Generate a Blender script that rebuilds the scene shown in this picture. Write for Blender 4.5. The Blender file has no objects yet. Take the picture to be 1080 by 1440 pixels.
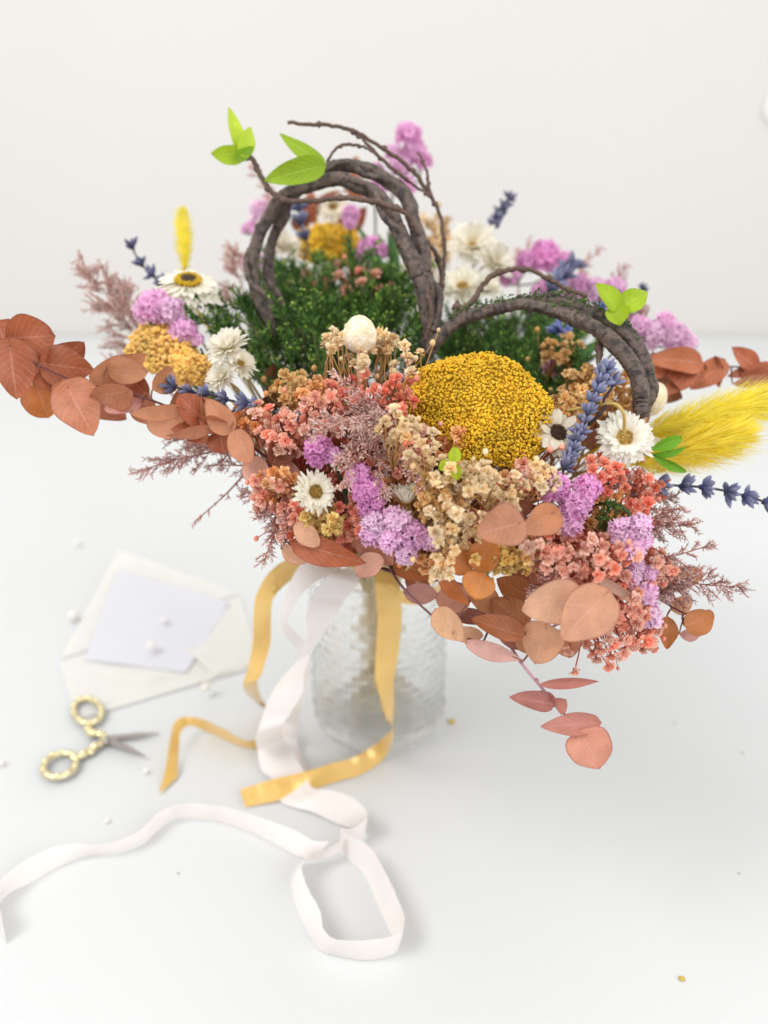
import bpy, math, random
import numpy as np
from mathutils import Vector, Matrix, Quaternion
random.seed(11)
rng = np.random.default_rng(11)
U = random.uniform
scene = bpy.context.scene
COL = scene.collection

# ------------------------------------------------------------------ camera model (photo pixels 1080 x 1440)
PITCH = math.radians(24)
F = 1081.0
CAM = Vector((0, -.475, .399))
RT = Vector((1, 0, 0))
FW = Vector((0, math.cos(PITCH), -math.sin(PITCH)))
UP = Vector((0, math.sin(PITCH), math.cos(PITCH)))
def ray(x, y): return FW + RT * ((x - 540) / F) + UP * ((720 - y) / F)
def W(x, y, d): return CAM + ray(x, y) * d
def WZ(x, y, z):
    r = ray(x, y); return CAM + r * ((z - CAM.z) / r.z)
def WY(x, y, Y):
    r = ray(x, y); return CAM + r * ((Y - CAM.y) / r.y)
# the bouquet's own rounded envelope, used to find how far away its surface lies
BC = Vector((.005, 0, .228)); BR = Vector((.20, .155, .085))
def surf(x, y):
    r = ray(x, y)
    o = Vector([(CAM[i] - BC[i]) / BR[i] for i in range(3)])
    v = Vector([r[i] / BR[i] for i in range(3)])
    a, b, c = v.dot(v), o.dot(v), o.dot(o) - 1
    disc = b * b - a * c
    d = (-b - math.sqrt(disc)) / a if disc > 0 else -b / a
    p = CAM + r * d
    n = Vector([(p[i] - BC[i]) / BR[i] ** 2 for i in range(3)]).normalized()
    return d, n
def dep(x, y, d):
    return d if d > .25 else surf(x, y)[0] + d
def P(x, y, d): return W(x, y, dep(x, y, d))
def cam_vec(r, u, f): return (RT * r + UP * u - FW * f).normalized()

def S(r, g, b):
    def f(c):
        c /= 255.
        return c / 12.92 if c <= .04045 else ((c + .055) / 1.055) ** 2.4
    return (f(r), f(g), f(b), 1.0)
def jit(c, a=.08):
    k = 1 + U(-a, a)
    return (min(1, c[0] * k * (1 + U(-a, a) * .4)), min(1, c[1] * k * (1 + U(-a, a) * .4)), min(1, c[2] * k * (1 + U(-a, a) * .4)), 1.0)
def mixc(a, b, t): return tuple(a[i] * (1 - t) + b[i] * t for i in range(3)) + (1.0,)

# ------------------------------------------------------------------ mesh builder
class MB:
    def __init__(s): s.v = []; s.f = []; s.c = []; s.n = 0
    def add(s, v, f, c=(1, 1, 1, 1)):
        v = np.asarray(v, float).reshape(-1, 3)
        s.v.append(v)
        c = np.asarray(c, float)
        if c.ndim == 1: c = np.tile(c, (len(v), 1))
        s.c.append(c)
        n = s.n
        s.f.extend([tuple(i + n for i in q) for q in f])
        s.n += len(v)
    def mesh(s, name, mat, smooth=True):
        me = bpy.data.meshes.new(name)
        v = np.concatenate(s.v); c = np.concatenate(s.c)
        me.from_pydata(v.tolist(), [], s.f)
        at = me.attributes.new('Col', 'FLOAT_COLOR', 'POINT')
        at.data.foreach_set('color', c.astype(np.float32).ravel())
        if smooth: me.polygons.foreach_set('use_smooth', [True] * len(me.polygons))
        me.materials.append(mat)
        me.update()
        return me

def ico(sub):
    import bmesh
    b = bmesh.new(); bmesh.ops.create_icosphere(b, subdivisions=sub, radius=1)
    b.verts.ensure_lookup_table()
    v = np.array([x.co[:] for x in b.verts]); f = [tuple(q.index for q in p.verts) for p in b.faces]
    b.free(); return v, f
ICO1, ICO2, ICO3 = ico(1), ico(2), ico(3)
ICO4 = ico(4)
def blob(mb, c, r, col, t=ICO1, j=.12, stretch=None):
    v = t[0] * (1 + rng.uniform(-j, j, (len(t[0]), 1)))
    if stretch is not None: v = v * np.asarray(stretch)
    mb.add(v * r + np.asarray(c), t[1], col)

def spline(ctrl, n):
    P_ = [np.asarray(p, float) for p in ctrl]
    P_ = [2 * P_[0] - P_[1]] + P_ + [2 * P_[-1] - P_[-2]]
    out = []
    m = len(P_) - 3
    for i in range(m):
        a, b, c, d = P_[i:i + 4]
        for k in range(n):
            t = k / n
            out.append(.5 * (2 * b + (c - a) * t + (2 * a - 5 * b + 4 * c - d) * t * t + (3 * b - a - 3 * c + d) * t ** 3))
    out.append(P_[-2])
    return np.array(out)
def frames(pts):
    pts = np.asarray(pts, float)
    t = np.gradient(pts, axis=0)
    t /= np.linalg.norm(t, axis=1, keepdims=True) + 1e-12
    ref = np.array([0, 0, 1.]) if abs(t[0][2]) < .9 else np.array([1., 0, 0])
    a = np.cross(t[0], ref); a /= np.linalg.norm(a)
    A = []
    for k in range(len(pts)):
        a = a - t[k] * np.dot(a, t[k]); a /= np.linalg.norm(a) + 1e-12
        A.append(a.copy())
    A = np.array(A); return t, A, np.cross(t, A)
def tube(mb, pts, rad, sides=5, col=(1, 1, 1, 1), rough=0, twist=0, lobes=3):
    pts = np.asarray(pts, float); n = len(pts)
    rad = np.full(n, rad) if np.isscalar(rad) else np.interp(np.linspace(0, 1, n), np.linspace(0, 1, len(rad)), rad)
    t, A, B = frames(pts)
    ang = np.linspace(0, 2 * math.pi, sides, endpoint=False)
    rr = np.repeat(rad[:, None], sides, 1)
    if rough:
        s = np.arange(n)[:, None]
        w1 = np.cumsum(rng.normal(0, .35, (n, 1)), 0)
        slow = np.interp(np.arange(n), np.linspace(0, n - 1, 14), rng.normal(0, 1, 14))[:, None]
        rr = rr * (1 + rough * .8 * np.sin(lobes * ang[None] + twist * s + w1 * .5) + rough * .5 * np.sin((lobes + 3) * ang[None] - twist * .6 * s + w1) + rng.uniform(-rough, rough, (n, sides)) * .35 + rough * 1.0 * slow)
    v = pts[:, None] + rr[..., None] * (np.cos(ang)[None, :, None] * A[:, None] + np.sin(ang)[None, :, None] * B[:, None])
    f = []
    for i in range(n - 1):
        for k in range(sides):
            k2 = (k + 1) % sides
            f.append((i * sides + k, i * sides + k2, (i + 1) * sides + k2, (i + 1) * sides + k))
    f.append(tuple(range(sides))[::-1]); f.append(tuple((n - 1) * sides + k for k in range(sides)))
    mb.add(v.reshape(-1, 3), f, col)
def basis(z, up=None):
    z = np.asarray(z, float); z = z / (np.linalg.norm(z) + 1e-12)
    u = np.array([0, 0, 1.]) if up is None else np.asarray(up, float)
    if abs(np.dot(u, z)) > .97: u = np.array([1., 0, 0])
    x = np.cross(u, z); x /= np.linalg.norm(x)
    return x, np.cross(z, x), z
def place(v, o, z, s=1, up=None, spin=0):
    x, y, z = basis(z, up)
    c, q = math.cos(spin), math.sin(spin)
    x, y = x * c + y * q, y * c - x * q
    v = np.asarray(v) * s
    return np.asarray(o) + v[:, :1] * x + v[:, 1:2] * y + v[:, 2:3] * z
def mat4(o, z, s=1, spin=0, up=None):
    x, y, z = basis(z, up)
    c, q = math.cos(spin), math.sin(spin)
    x, y = x * c + y * q, y * c - x * q
    m = Matrix.Identity(4)
    for i in range(3):
        m[i][0], m[i][1], m[i][2], m[i][3] = x[i] * s, y[i] * s, z[i] * s, o[i]
    return m
def rdir():
    v = rng.normal(size=3); return v / np.linalg.norm(v)
def fib(n):
    i = np.arange(n) + .5
    z = 1 - 2 * i / n; a = i * math.pi * (1 + 5 ** .5)
    r = np.sqrt(1 - z * z)
    return np.stack([r * np.cos(a), r * np.sin(a), z], 1)

# ------------------------------------------------------------------ objects
def thing(name, label, cat, loc, group=None):
    o = bpy.data.objects.new(name, None); COL.objects.link(o)
    o.empty_display_size = .01
    o.location = loc; o['label'] = label; o['category'] = cat
    if group: o['group'] = group
    return o
def part(name, me, root, m=None, color=None, parent=None, label=None):
    o = bpy.data.objects.new(name, me); COL.objects.link(o)
    o.parent = root
    w = Matrix.Identity(4) if m is None else m
    o.matrix_local = Matrix.Translation(-Vector(root.location)) @ w
    if color: o.color = color
    if label: o['label'] = label
    return o
def sub(name, me, prt, m=None, color=None):
    root = prt.parent
    w = Matrix.Translation(-Vector(root.location)) @ (Matrix.Identity(4) if m is None else m)
    o = bpy.data.objects.new(name, me); COL.objects.link(o)
    o.parent = prt
    o.matrix_local = prt.matrix_local.inverted() @ w
    if color: o.color = color
    return o

# ------------------------------------------------------------------ materials
def nodes(name):
    m = bpy.data.materials.new(name); m.use_nodes = True
    nt = m.node_tree; nt.nodes.clear()
    return m, nt, nt.nodes, nt.links
def M(name, src='attr', rough=.6, transl=0., var=.1, ns=60., orand=0., bump=0., bs=200., spec=.3, sheen=0., metal=0., coat=0., mix2=None, ns2=30.):
    m, nt, N, L = nodes(name)
    out = N.new('ShaderNodeOutputMaterial')
    pb = N.new('ShaderNodeBsdfPrincipled')
    tc = N.new('ShaderNodeTexCoord'); geo = N.new('ShaderNodeNewGeometry')
    oi = N.new('ShaderNodeObjectInfo')
    if isinstance(src, tuple):
        c = N.new('ShaderNodeRGB'); c.outputs[0].default_value = src; cs = c.outputs[0]
    else:
        cs = None
        if 'attr' in src:
            a = N.new('ShaderNodeAttribute'); a.attribute_name = 'Col'; cs = a.outputs['Color']
        if 'obj' in src:
            if cs is None: cs = oi.outputs['Color']
            else:
                mm = N.new('ShaderNodeMix'); mm.data_type = 'RGBA'; mm.blend_type = 'MULTIPLY'; mm.inputs[0].default_value = 1
                L.new(cs, mm.inputs[6]); L.new(oi.outputs['Color'], mm.inputs[7]); cs = mm.outputs[2]
    if mix2:
        n2 = N.new('ShaderNodeTexNoise'); n2.inputs['Scale'].default_value = ns2; n2.inputs['Detail'].default_value = 6
        L.new(geo.outputs['Position'], n2.inputs['Vector'])
        rp = N.new('ShaderNodeMapRange'); rp.inputs[1].default_value = .45; rp.inputs[2].default_value = .62
        L.new(n2.outputs[0], rp.inputs[0])
        mm = N.new('ShaderNodeMix'); mm.data_type = 'RGBA'; L.new(rp.outputs[0], mm.inputs[0])
        L.new(cs, mm.inputs[6]); mm.inputs[7].default_value = mix2; cs = mm.outputs[2]
    nz = N.new('ShaderNodeTexNoise'); nz.inputs['Scale'].default_value = ns; nz.inputs['Detail'].default_value = 5
    L.new(geo.outputs['Position'], nz.inputs['Vector'])
    mr = N.new('ShaderNodeMapRange'); mr.inputs[1].default_value = .25; mr.inputs[2].default_value = .75
    mr.inputs[3].default_value = 1 - var; mr.inputs[4].default_value = 1 + var
    L.new(nz.outputs[0], mr.inputs[0])
    fac = mr.outputs[0]
    if orand:
        m2 = N.new('ShaderNodeMapRange'); m2.inputs[3].default_value = 1 - orand; m2.inputs[4].default_value = 1 + orand
        L.new(oi.outputs['Random'], m2.inputs[0])
        mu = N.new('ShaderNodeMath'); mu.operation = 'MULTIPLY'; L.new(fac, mu.inputs[0]); L.new(m2.outputs[0], mu.inputs[1]); fac = mu.outputs[0]
    vm = N.new('ShaderNodeVectorMath'); vm.operation = 'SCALE'
    L.new(cs, vm.inputs[0]); L.new(fac, vm.inputs['Scale'])
    L.new(vm.outputs[0], pb.inputs['Base Color'])
    pb.inputs['Roughness'].default_value = rough
    pb.inputs['Specular IOR Level'].default_value = spec
    pb.inputs['Metallic'].default_value = metal
    pb.inputs['Sheen Weight'].default_value = sheen
    pb.inputs['Coat Weight'].default_value = coat
    if bump:
        bn = N.new('ShaderNodeTexNoise'); bn.inputs['Scale'].default_value = bs; bn.inputs['Detail'].default_value = 5
        L.new(geo.outputs['Position'], bn.inputs['Vector'])
        bp = N.new('ShaderNodeBump'); bp.inputs['Strength'].default_value = bump; bp.inputs['Distance'].default_value = .001
        L.new(bn.outputs[0], bp.inputs['Height']); L.new(bp.outputs[0], pb.inputs['Normal'])
    sh = pb.outputs[0]
    if transl:
        tr = N.new('ShaderNodeBsdfTranslucent'); L.new(vm.outputs[0], tr.inputs[0])
        mx = N.new('ShaderNodeMixShader'); mx.inputs[0].default_value = transl
        L.new(sh, mx.inputs[1]); L.new(tr.outputs[0], mx.inputs[2]); sh = mx.outputs[0]
    L.new(sh, out.inputs[0])
    return m

def leaf_material(name, vein, vein_amt, rim, transl, rough, var, nside=8., bump=.4, mottle=.22, spots=.6):
    """colour from the object; leaf coordinates (along, across) stored in Col carry the veins and the rim"""
    m, nt, N, L = nodes(name)
    def math_(op, a, b=None):
        q = N.new('ShaderNodeMath'); q.operation = op
        for i, x in enumerate((a, b)):
            if x is None: continue
            if isinstance(x, (int, float)): q.inputs[i].default_value = x
            else: L.new(x, q.inputs[i])
        return q.outputs[0]
    out = N.new('ShaderNodeOutputMaterial'); pb = N.new('ShaderNodeBsdfPrincipled')
    at = N.new('ShaderNodeAttribute'); at.attribute_name = 'Col'
    sp = N.new('ShaderNodeSeparateColor'); L.new(at.outputs['Color'], sp.inputs[0])
    oi = N.new('ShaderNodeObjectInfo'); geo = N.new('ShaderNodeNewGeometry')
    u = sp.outputs[0]
    v = math_('ABSOLUTE', math_('MULTIPLY', math_('SUBTRACT', sp.outputs[1], .5), 2.))
    nz = N.new('ShaderNodeTexNoise'); nz.inputs['Scale'].default_value = 140; nz.inputs['Detail'].default_value = 6
    L.new(geo.outputs['Position'], nz.inputs['Vector'])
    nb = N.new('ShaderNodeTexNoise'); nb.inputs['Scale'].default_value = 750; nb.inputs['Detail'].default_value = 4
    L.new(geo.outputs['Position'], nb.inputs['Vector'])
    wob = math_('MULTIPLY', math_('SUBTRACT', nz.outputs[0], .5), .9)
    t = math_('ADD', math_('SUBTRACT', math_('MULTIPLY', u, nside), math_('MULTIPLY', v, 2.6)), wob)
    fr = math_('ABSOLUTE', math_('SUBTRACT', math_('FRACT', t), .5))
    side = math_('MULTIPLY', math_('SMOOTH_MIN', math_('MULTIPLY', math_('MAXIMUM', math_('SUBTRACT', fr, .42), 0.), 14.), 1.), .8)
    mid = math_('MAXIMUM', math_('SUBTRACT', 1., math_('MULTIPLY', v, 16.)), 0.)
    veins = math_('MULTIPLY', math_('MINIMUM', math_('ADD', side, mid), 1.), vein_amt)
    mr = N.new('ShaderNodeMapRange'); mr.inputs[1].default_value = .25; mr.inputs[2].default_value = .75
    mr.inputs[3].default_value = 1 - var; mr.inputs[4].default_value = 1 + var
    L.new(nz.outputs[0], mr.inputs[0])
    mr2 = N.new('ShaderNodeMapRange'); mr2.inputs[1].default_value = .3; mr2.inputs[2].default_value = .7
    mr2.inputs[3].default_value = .95; mr2.inputs[4].default_value = 1.05
    L.new(nb.outputs[0], mr2.inputs[0])
    vm = N.new('ShaderNodeVectorMath'); vm.operation = 'SCALE'
    L.new(oi.outputs['Color'], vm.inputs[0]); L.new(math_('MULTIPLY', mr.outputs[0], mr2.outputs[0]), vm.inputs['Scale'])
    nl = N.new('ShaderNodeTexNoise'); nl.inputs['Scale'].default_value = 55; nl.inputs['Detail'].default_value = 3
    L.new(geo.outputs['Position'], nl.inputs['Vector'])
    ml = N.new('ShaderNodeMapRange'); ml.inputs[1].default_value = .45; ml.inputs[2].default_value = .75; ml.inputs[4].default_value = mottle
    L.new(nl.outputs[0], ml.inputs[0])
    m0 = N.new('ShaderNodeMix'); m0.data_type = 'RGBA'; L.new(ml.outputs[0], m0.inputs[0]); L.new(vm.outputs[0], m0.inputs[6]); m0.inputs[7].default_value = vein
    m1 = N.new('ShaderNodeMix'); m1.data_type = 'RGBA'; L.new(veins, m1.inputs[0]); L.new(m0.outputs[2], m1.inputs[6]); m1.inputs[7].default_value = vein
    fl = N.new('ShaderNodeMapRange'); fl.inputs[1].default_value = .64; fl.inputs[2].default_value = .72; fl.inputs[4].default_value = spots
    L.new(nb.outputs[0], fl.inputs[0])
    m3 = N.new('ShaderNodeMix'); m3.data_type = 'RGBA'; L.new(fl.outputs[0], m3.inputs[0]); L.new(m1.outputs[2], m3.inputs[6]); m3.inputs[7].default_value = rim; m1 = m3
    rimf = math_('MULTIPLY', math_('MAXIMUM', math_('SUBTRACT', v, .9), 0.), 6.)
    m2 = N.new('ShaderNodeMix'); m2.data_type = 'RGBA'; L.new(rimf, m2.inputs[0]); L.new(m1.outputs[2], m2.inputs[6]); m2.inputs[7].default_value = rim
    L.new(m2.outputs[2], pb.inputs['Base Color'])
    pb.inputs['Roughness'].default_value = rough; pb.inputs['Specular IOR Level'].default_value = .35
    bp = N.new('ShaderNodeBump'); bp.inputs['Strength'].default_value = bump; bp.inputs['Distance'].default_value = .0006
    L.new(math_('ADD', math_('MULTIPLY', veins, -.8), math_('MULTIPLY', nb.outputs[0], .5)), bp.inputs['Height']); L.new(bp.outputs[0], pb.inputs['Normal'])
    tr = N.new('ShaderNodeBsdfTranslucent'); L.new(m2.outputs[2], tr.inputs[0])
    mx = N.new('ShaderNodeMixShader'); mx.inputs[0].default_value = transl
    L.new(pb.outputs[0], mx.inputs[1]); L.new(tr.outputs[0], mx.inputs[2]); L.new(mx.outputs[0], out.inputs[0])
    return m

MAT = dict(
    petal=M('white_paper_petal', 'attr', .55, .3, .05, 300, .04, .25, 900),
    disc=M('flower_disc', 'attr', .8, 0, .2, 500, 0, .4, 1200),
    statice=M('statice_paper', 'attr obj', .6, .3, .12, 250, .06, .3, 900),
    green=M('green_stem', 'attr', .6, .1, .2, 200, .1, .2, 600),
    straw=M('straw_stem', 'attr', .6, .1, .2, 200, .1),
    gyp=M('baby_breath_paper', 'attr obj', .65, .25, .14, 260, .14, .2, 900),
    plume=M('pink_plume', 'attr', .75, .38, .18, 160, .08),
    yarrow=M('yarrow_buds', 'attr', .8, 0, .28, 75, .0, .5, 1800),
    egg=M('speckled_egg', S(240, 222, 190), .85, 0, .12, 260, 0, 1.0, 700, mix2=S(252, 242, 224), ns2=320),
    lav=M('lavender_buds', 'attr', .75, .05, .2, 300, .08, .3, 1200),
    feather=M('yellow_feather_grass', 'attr', .6, .5, .12, 120, 0),
    bark=M('grapevine_bark', S(106, 88, 78), .5, 0, .5, 1100, .05, 1.0, 1500, spec=.8, mix2=S(46, 36, 32), ns2=240),
    twig=M('twig_bark', S(104, 84, 74), .7, 0, .3, 300, .05, .5, 900),
    moss=M('moss_fleck', 'attr', .9, 0, .3, 500, 0),
    gold=M('gold_satin', S(248, 206, 118), .21, .12, .05, 40, 0, .18, 260, spec=.9, sheen=.3, metal=.2),
    white=M('white_satin', S(255, 251, 249), .3, .3, .03, 40, 0, .18, 260, spec=.55, sheen=.3),
    leaf=leaf_material('preserved_eucalyptus', S(222, 170, 152), .36, S(128, 66, 48), .16, .5, .16),
    lime=leaf_material('lime_fabric_leaf', S(206, 232, 104), .6, S(120, 170, 40), .3, .45, .1, 7., .5, .0, .0),
)
VX, VY = -.004, .022
def hd(P0):   # direction in plan from the vase axis to a flower head
    return math.atan2(P0[1], P0[0] - VX)
def stem_path(head, nrm, bend=.03, n=6, spread=.026):
    """from the head back into the bouquet, through the vase mouth and down to its floor"""
    head = np.asarray(head); a = hd(head) + U(-.5, .5)
    r = spread * U(.35, 1)
    bind = np.array([VX + r * math.cos(a), VY + r * math.sin(a), .142])
    b = a + math.pi + U(-.6, .6); q = U(.008, .031)
    fz = .0095 if U(0, 1) < .12 else U(.07, .125)
    q *= (1 - fz / .2)
    foot = np.array([VX + q * math.cos(b), VY + q * math.sin(b), fz])
    k = head - np.asarray(nrm) * bend
    mid = (k * .45 + bind * .55); mid[2] = max(mid[2], min(k[2], .15))
    return spline([head, k, mid, bind, foot], n), foot
def add_stem(root_args, head, nrm, r, mat, col, bend=.03, name='stem', spread=.026):
    pts, foot = stem_path(head, nrm, bend, spread=spread)
    root = thing(*root_args[:3], Vector(foot), root_args[3])
    mb = MB(); n = len(pts)
    k = np.clip((np.linspace(0, 1, n) - .3) / .35, 0, 1)[:, None]
    cc = np.asarray(col)[None] * (1 - k) + np.asarray(S(238, 222, 186))[None] * k   # stems dry to straw towards the cut ends
    tube(mb, pts, r, 5, np.repeat(cc, 5, 0))
    return root, mb, pts

# ---------------------------------------------------------------- leaves
def leaf_mesh(L, w, shape='ovate', curl=0., cup=.15, wav=.03, seed=0, mat='leaf', nu=14, nv=8):
    t = np.linspace(0, 1, nu + 1)[:, None]; v = np.linspace(-1, 1, nv + 1)[None, :]
    ph = U(0, 6.28)
    if shape == 'round': wp = np.sin(np.pi * np.clip(t, 0, 1) ** .9) ** .55
    elif shape == 'heart': wp = np.sin(np.pi * t ** .62) ** .7
    elif shape == 'narrow': wp = np.sin(np.pi * t ** .8) ** .9
    elif shape == 'spoon': wp = np.sin(np.pi * t ** 1.35) ** .7
    else: wp = np.sin(np.pi * t ** .7) ** .75
    asym = 1 + .12 * U(-1, 1) * np.sign(v)
    y = v * wp * w / 2 * asym * (1 + .04 * np.sin(9 * t + ph))
    x = np.broadcast_to(t * L, y.shape).copy()
    if shape == 'heart': x = x - L * .16 * np.abs(v) ** 1.5 * (1 - t) ** 2.5
    z = curl * L * (t - t * t) * 1.6 - .12 * L * curl * t ** 3 + cup * w * (np.abs(v) ** 1.7) * wp + wav * w * np.sin(7 * t + ph + 2.5 * v) * np.abs(v) - .02 * w * np.exp(-(v / .12) ** 2)
    vv = np.stack([x, y, np.broadcast_to(z, y.shape)], -1).reshape(-1, 3)
    c = np.stack([np.broadcast_to(t, y.shape), np.broadcast_to(v * .5 + .5, y.shape), np.full(y.shape, U(0, 1)), np.ones(y.shape)], -1).reshape(-1, 4)
    f = [(i * (nv + 1) + k, i * (nv + 1) + k + 1, (i + 1) * (nv + 1) + k + 1, (i + 1) * (nv + 1) + k) for i in range(nu) for k in range(nv)]
    mb = MB(); mb.add(vv, f, c)
    return mb.mesh('leaf', MAT[mat])
def leaf_part(root, b, t, w, d, tint, shape='ovate', roll=None, dt=None, curl=None, cup=None, mat='leaf', petiole=None, name='leaf'):
    """a leaf from pixel b to pixel t, w pixels wide, at depth d; dt = how much farther the tip is"""
    d0 = dep(b[0], b[1], d)
    d1 = d0 + (U(-.008, .008) if dt is None else dt)
    B, T = W(b[0], b[1], d0), W(t[0], t[1], d1)
    ax = (T - B); L = ax.length; ax.normalize()
    roll = U(-.5, .5) if roll is None else roll
    c = (CAM - B).normalized(); n = (c - ax * c.dot(ax)).normalized()
    n = Quaternion(ax, roll) @ n
    y = n.cross(ax)
    m = Matrix.Identity(4)
    for i in range(3): m[i][0], m[i][1], m[i][2], m[i][3] = ax[i], y[i], n[i], B[i]
    wd = w / F * d0 / max(math.cos(roll), .45)
    me = leaf_mesh(L, wd, shape, U(-.16, .22) if curl is None else curl, (U(-.08, .16) if cup is None else cup) + U(-.05, .12), mat=mat)
    return part(name, me, root, m, tint), B

# ---------------------------------------------------------------- daisies
def daisy_meshes(n=30, layers=3, L=1., wd=.17, elev=(.5, .25, .05), curl=.15, cr=.32, cen='gold', notch=.06, tone=(1, 1, 1)):
    mb = MB()
    wc = S(246 * tone[0], 243 * tone[1], 234 * tone[2]); base = S(238 * tone[0], 226 * tone[1], 190 * tone[2])
    for l in range(layers):
        m = n if l else max(8, int(n * .8))
        for k in range(m):
            a = 2 * math.pi * (k + .5 * l) / m + U(-.07, .07)
            e = elev[l] + U(-.14, .14); ll = L * (1 - .1 * (layers - 1 - l)) * U(.86, 1.06); w = wd * U(.8, 1.2)
            cu = curl * U(.4, 1.5); tw = U(-.35, .35)
            rows = []
            ss = [0, .25, .5, .75, .93, 1]
            ww = [.45, .8, 1, .95, .6, .12]
            col = []
            for s, q in zip(ss, ww):
                r = cr * .7 + (ll - cr * .7) * s
                x = cr * .6 + (ll - cr * .6) * s * math.cos(e); z = (ll) * s * math.sin(e) - cu * ll * s * s
                for o in (-1, -.35, .35, 1):
                    yy = o * w * q / 2
                    rows.append((x + (U(-notch, notch) if s > .9 else 0), yy, z + .10 * w * (abs(o) ** 2) + tw * yy))
                    col.append(mixc(base, jit(wc, .02), min(1, s * 2.2)))
            rows = np.array(rows)
            c, q = math.cos(a), math.sin(a)
            rows = np.stack([rows[:, 0] * c - rows[:, 1] * q, rows[:, 0] * q + rows[:, 1] * c, rows[:, 2]], 1)
            f = [(i * 4 + j, i * 4 + j + 1, i * 4 + j + 5, i * 4 + j + 4) for i in range(5) for j in range(3)]
            mb.add(rows, f, np.array(col))
    pet = mb.mesh('petals', MAT['petal'])
    mb = MB()
    cols = dict(gold=(S(176, 132, 58), S(232, 205, 130)), brown=(S(92, 76, 62), S(214, 178, 44)), dark=(S(66, 48, 40), S(96, 70, 52)), tan=(S(150, 112, 50), S(206, 170, 88)))[cen]
    v = ICO2[0].copy(); v[:, 2] *= .3
    mb.add(v * cr * .97, ICO2[1], cols[0])
    nb = 150
    for i in range(nb):
        r = cr * math.sqrt((i + .5) / nb); a = i * 2.39996
        t = r / cr
        z = .32 * cr * math.sqrt(max(0, 1 - t * t * .8)) + (.04 if t > .7 else 0) * cr
        if cen == 'brown': c = cols[0] if t < .62 else cols[1]; c = mixc(c, cols[1], .25) if .5 < t < .62 else c
        else: c = mixc(cols[0], cols[1], U(0, 1))
        blob(mb, (r * math.cos(a), r * math.sin(a), z), cr * U(.055, .085), jit(c, .15), ICO1, .15, (1, 1, 1.6 + (.8 if t > .6 else 0)))
    return pet, mb.mesh('centre', MAT['disc'])
DAISY = {
    'open': daisy_meshes(30, 3, 1, .2, (.55, .3, .08), .16, .29, 'gold'),
    'drooped': daisy_meshes(26, 3, 1.1, .24, (-.05, -.25, -.4), .10, .4, 'brown', tone=(.99, .985, .96)),
    'dark': daisy_meshes(20, 2, 1, .3, (.35, .1), .18, .34, 'dark', tone=(.95, .93, .89)),
    'tan': daisy_meshes(24, 3, 1, .2, (.5, .25, .05), .1, .34, 'tan', tone=(.985, .98, .95)),
    'closed': daisy_meshes(26, 3, 1, .13, (1.25, 1.0, .7), -.05, .22, 'tan', tone=(.97, .965, .93)),
    'white': daisy_meshes(22, 3, 1, .22, (1.0, .6, .2), .12, .16, 'gold', tone=(1, .995, .98)),
    'whitetan': daisy_meshes(20, 3, 1, .24, (.7, .4, .1), .12, .24, 'tan', tone=(1, .995, .97)),
}
def daisy(x, y, R, face, d, style, label, group='white dried daisies in the bouquet'):
    p = P(x, y, d); n = cam_vec(*face); dd = dep(x, y, d)
    root, mb, pts = add_stem(('daisy', label, 'daisy', group), p, n, .0008, 'straw', S(190, 165, 105), .03)
    m = mat4(p, n, R / F * dd, U(0, 6))
    a = part('petals', DAISY[style][0], root, m); part('centre', DAISY[style][1], root, m)
    part('stem', mb.mesh('stem', MAT['straw']), root)
    return root

# ---------------------------------------------------------------- baby's breath
def floret_mesh(k, npet=17):
    """a tiny dried double blossom: crinkled petals opening round an axis, darker at their bases"""
    mb = MB()
    mb.add(place(np.array([(0, 0, -.5), (.22, 0, 0), (-.11, .19, 0), (-.11, -.19, 0), (0, 0, .15)]), (0, 0, -.1), (0, 0, 1)), [(0, 2, 1), (0, 3, 2), (0, 1, 3), (1, 2, 4), (2, 3, 4), (3, 1, 4)], (.55, .5, .34, 1))
    for i in range(npet):
        f_ = (i + .5) / npet
        th = .25 + 1.5 * f_ + U(-.15, .15); a = i * 2.39996 + U(-.3, .3); l = U(.78, 1.05) * (.75 + .25 * f_); w = U(.5, .72)
        d = np.array([math.sin(th) * math.cos(a), math.sin(th) * math.sin(a), math.cos(th)])
        x, y, z = basis(d); nz = np.cross(d, (-math.sin(a), math.cos(a), 0)); sd = np.cross(nz, d)
        sd /= np.linalg.norm(sd); nz = np.cross(d, sd)
        v = []; c = []
        for s_, q in ((.08, .35), (.45, .85), (.8, 1.0), (1., .6)):
            for o in (-1, -.4, .4, 1):
                v.append(d * l * s_ + sd * o * w * q / 2 + nz * (.22 * s_ * s_ * l * U(.4, 1.3) + .14 * o * o * q) * (1 if i % 4 else -1) + rng.normal(0, .05, 3) * s_)
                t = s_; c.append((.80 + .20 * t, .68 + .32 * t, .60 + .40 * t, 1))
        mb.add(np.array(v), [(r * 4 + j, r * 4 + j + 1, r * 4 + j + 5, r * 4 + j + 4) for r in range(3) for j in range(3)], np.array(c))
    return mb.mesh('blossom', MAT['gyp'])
FLORET = [floret_mesh(k) for k in range(5)]
def bud_mesh():
    mb = MB(); blob(mb, (0, 0, 0), 1, (.95, .9, .85, 1), ICO2, .1, (1, 1, 1.15)); return mb.mesh('bud', MAT['gyp'])
BUD = bud_mesh()
TINT = dict(coral=(S(255, 180, 156), S(255, 220, 204), S(190, 90, 70)), cream=(S(253, 228, 180), S(255, 242, 212), S(206, 160, 100)),
            tan=(S(238, 192, 124), S(248, 218, 160), S(170, 118, 68)), orange=(S(240, 174, 116), S(250, 206, 150), S(170, 106, 64)),
            red=(S(248, 152, 128), S(254, 188, 166), S(170, 72, 58)), olive=(S(230, 194, 112), S(246, 222, 150), S(168, 136, 76)))
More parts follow.
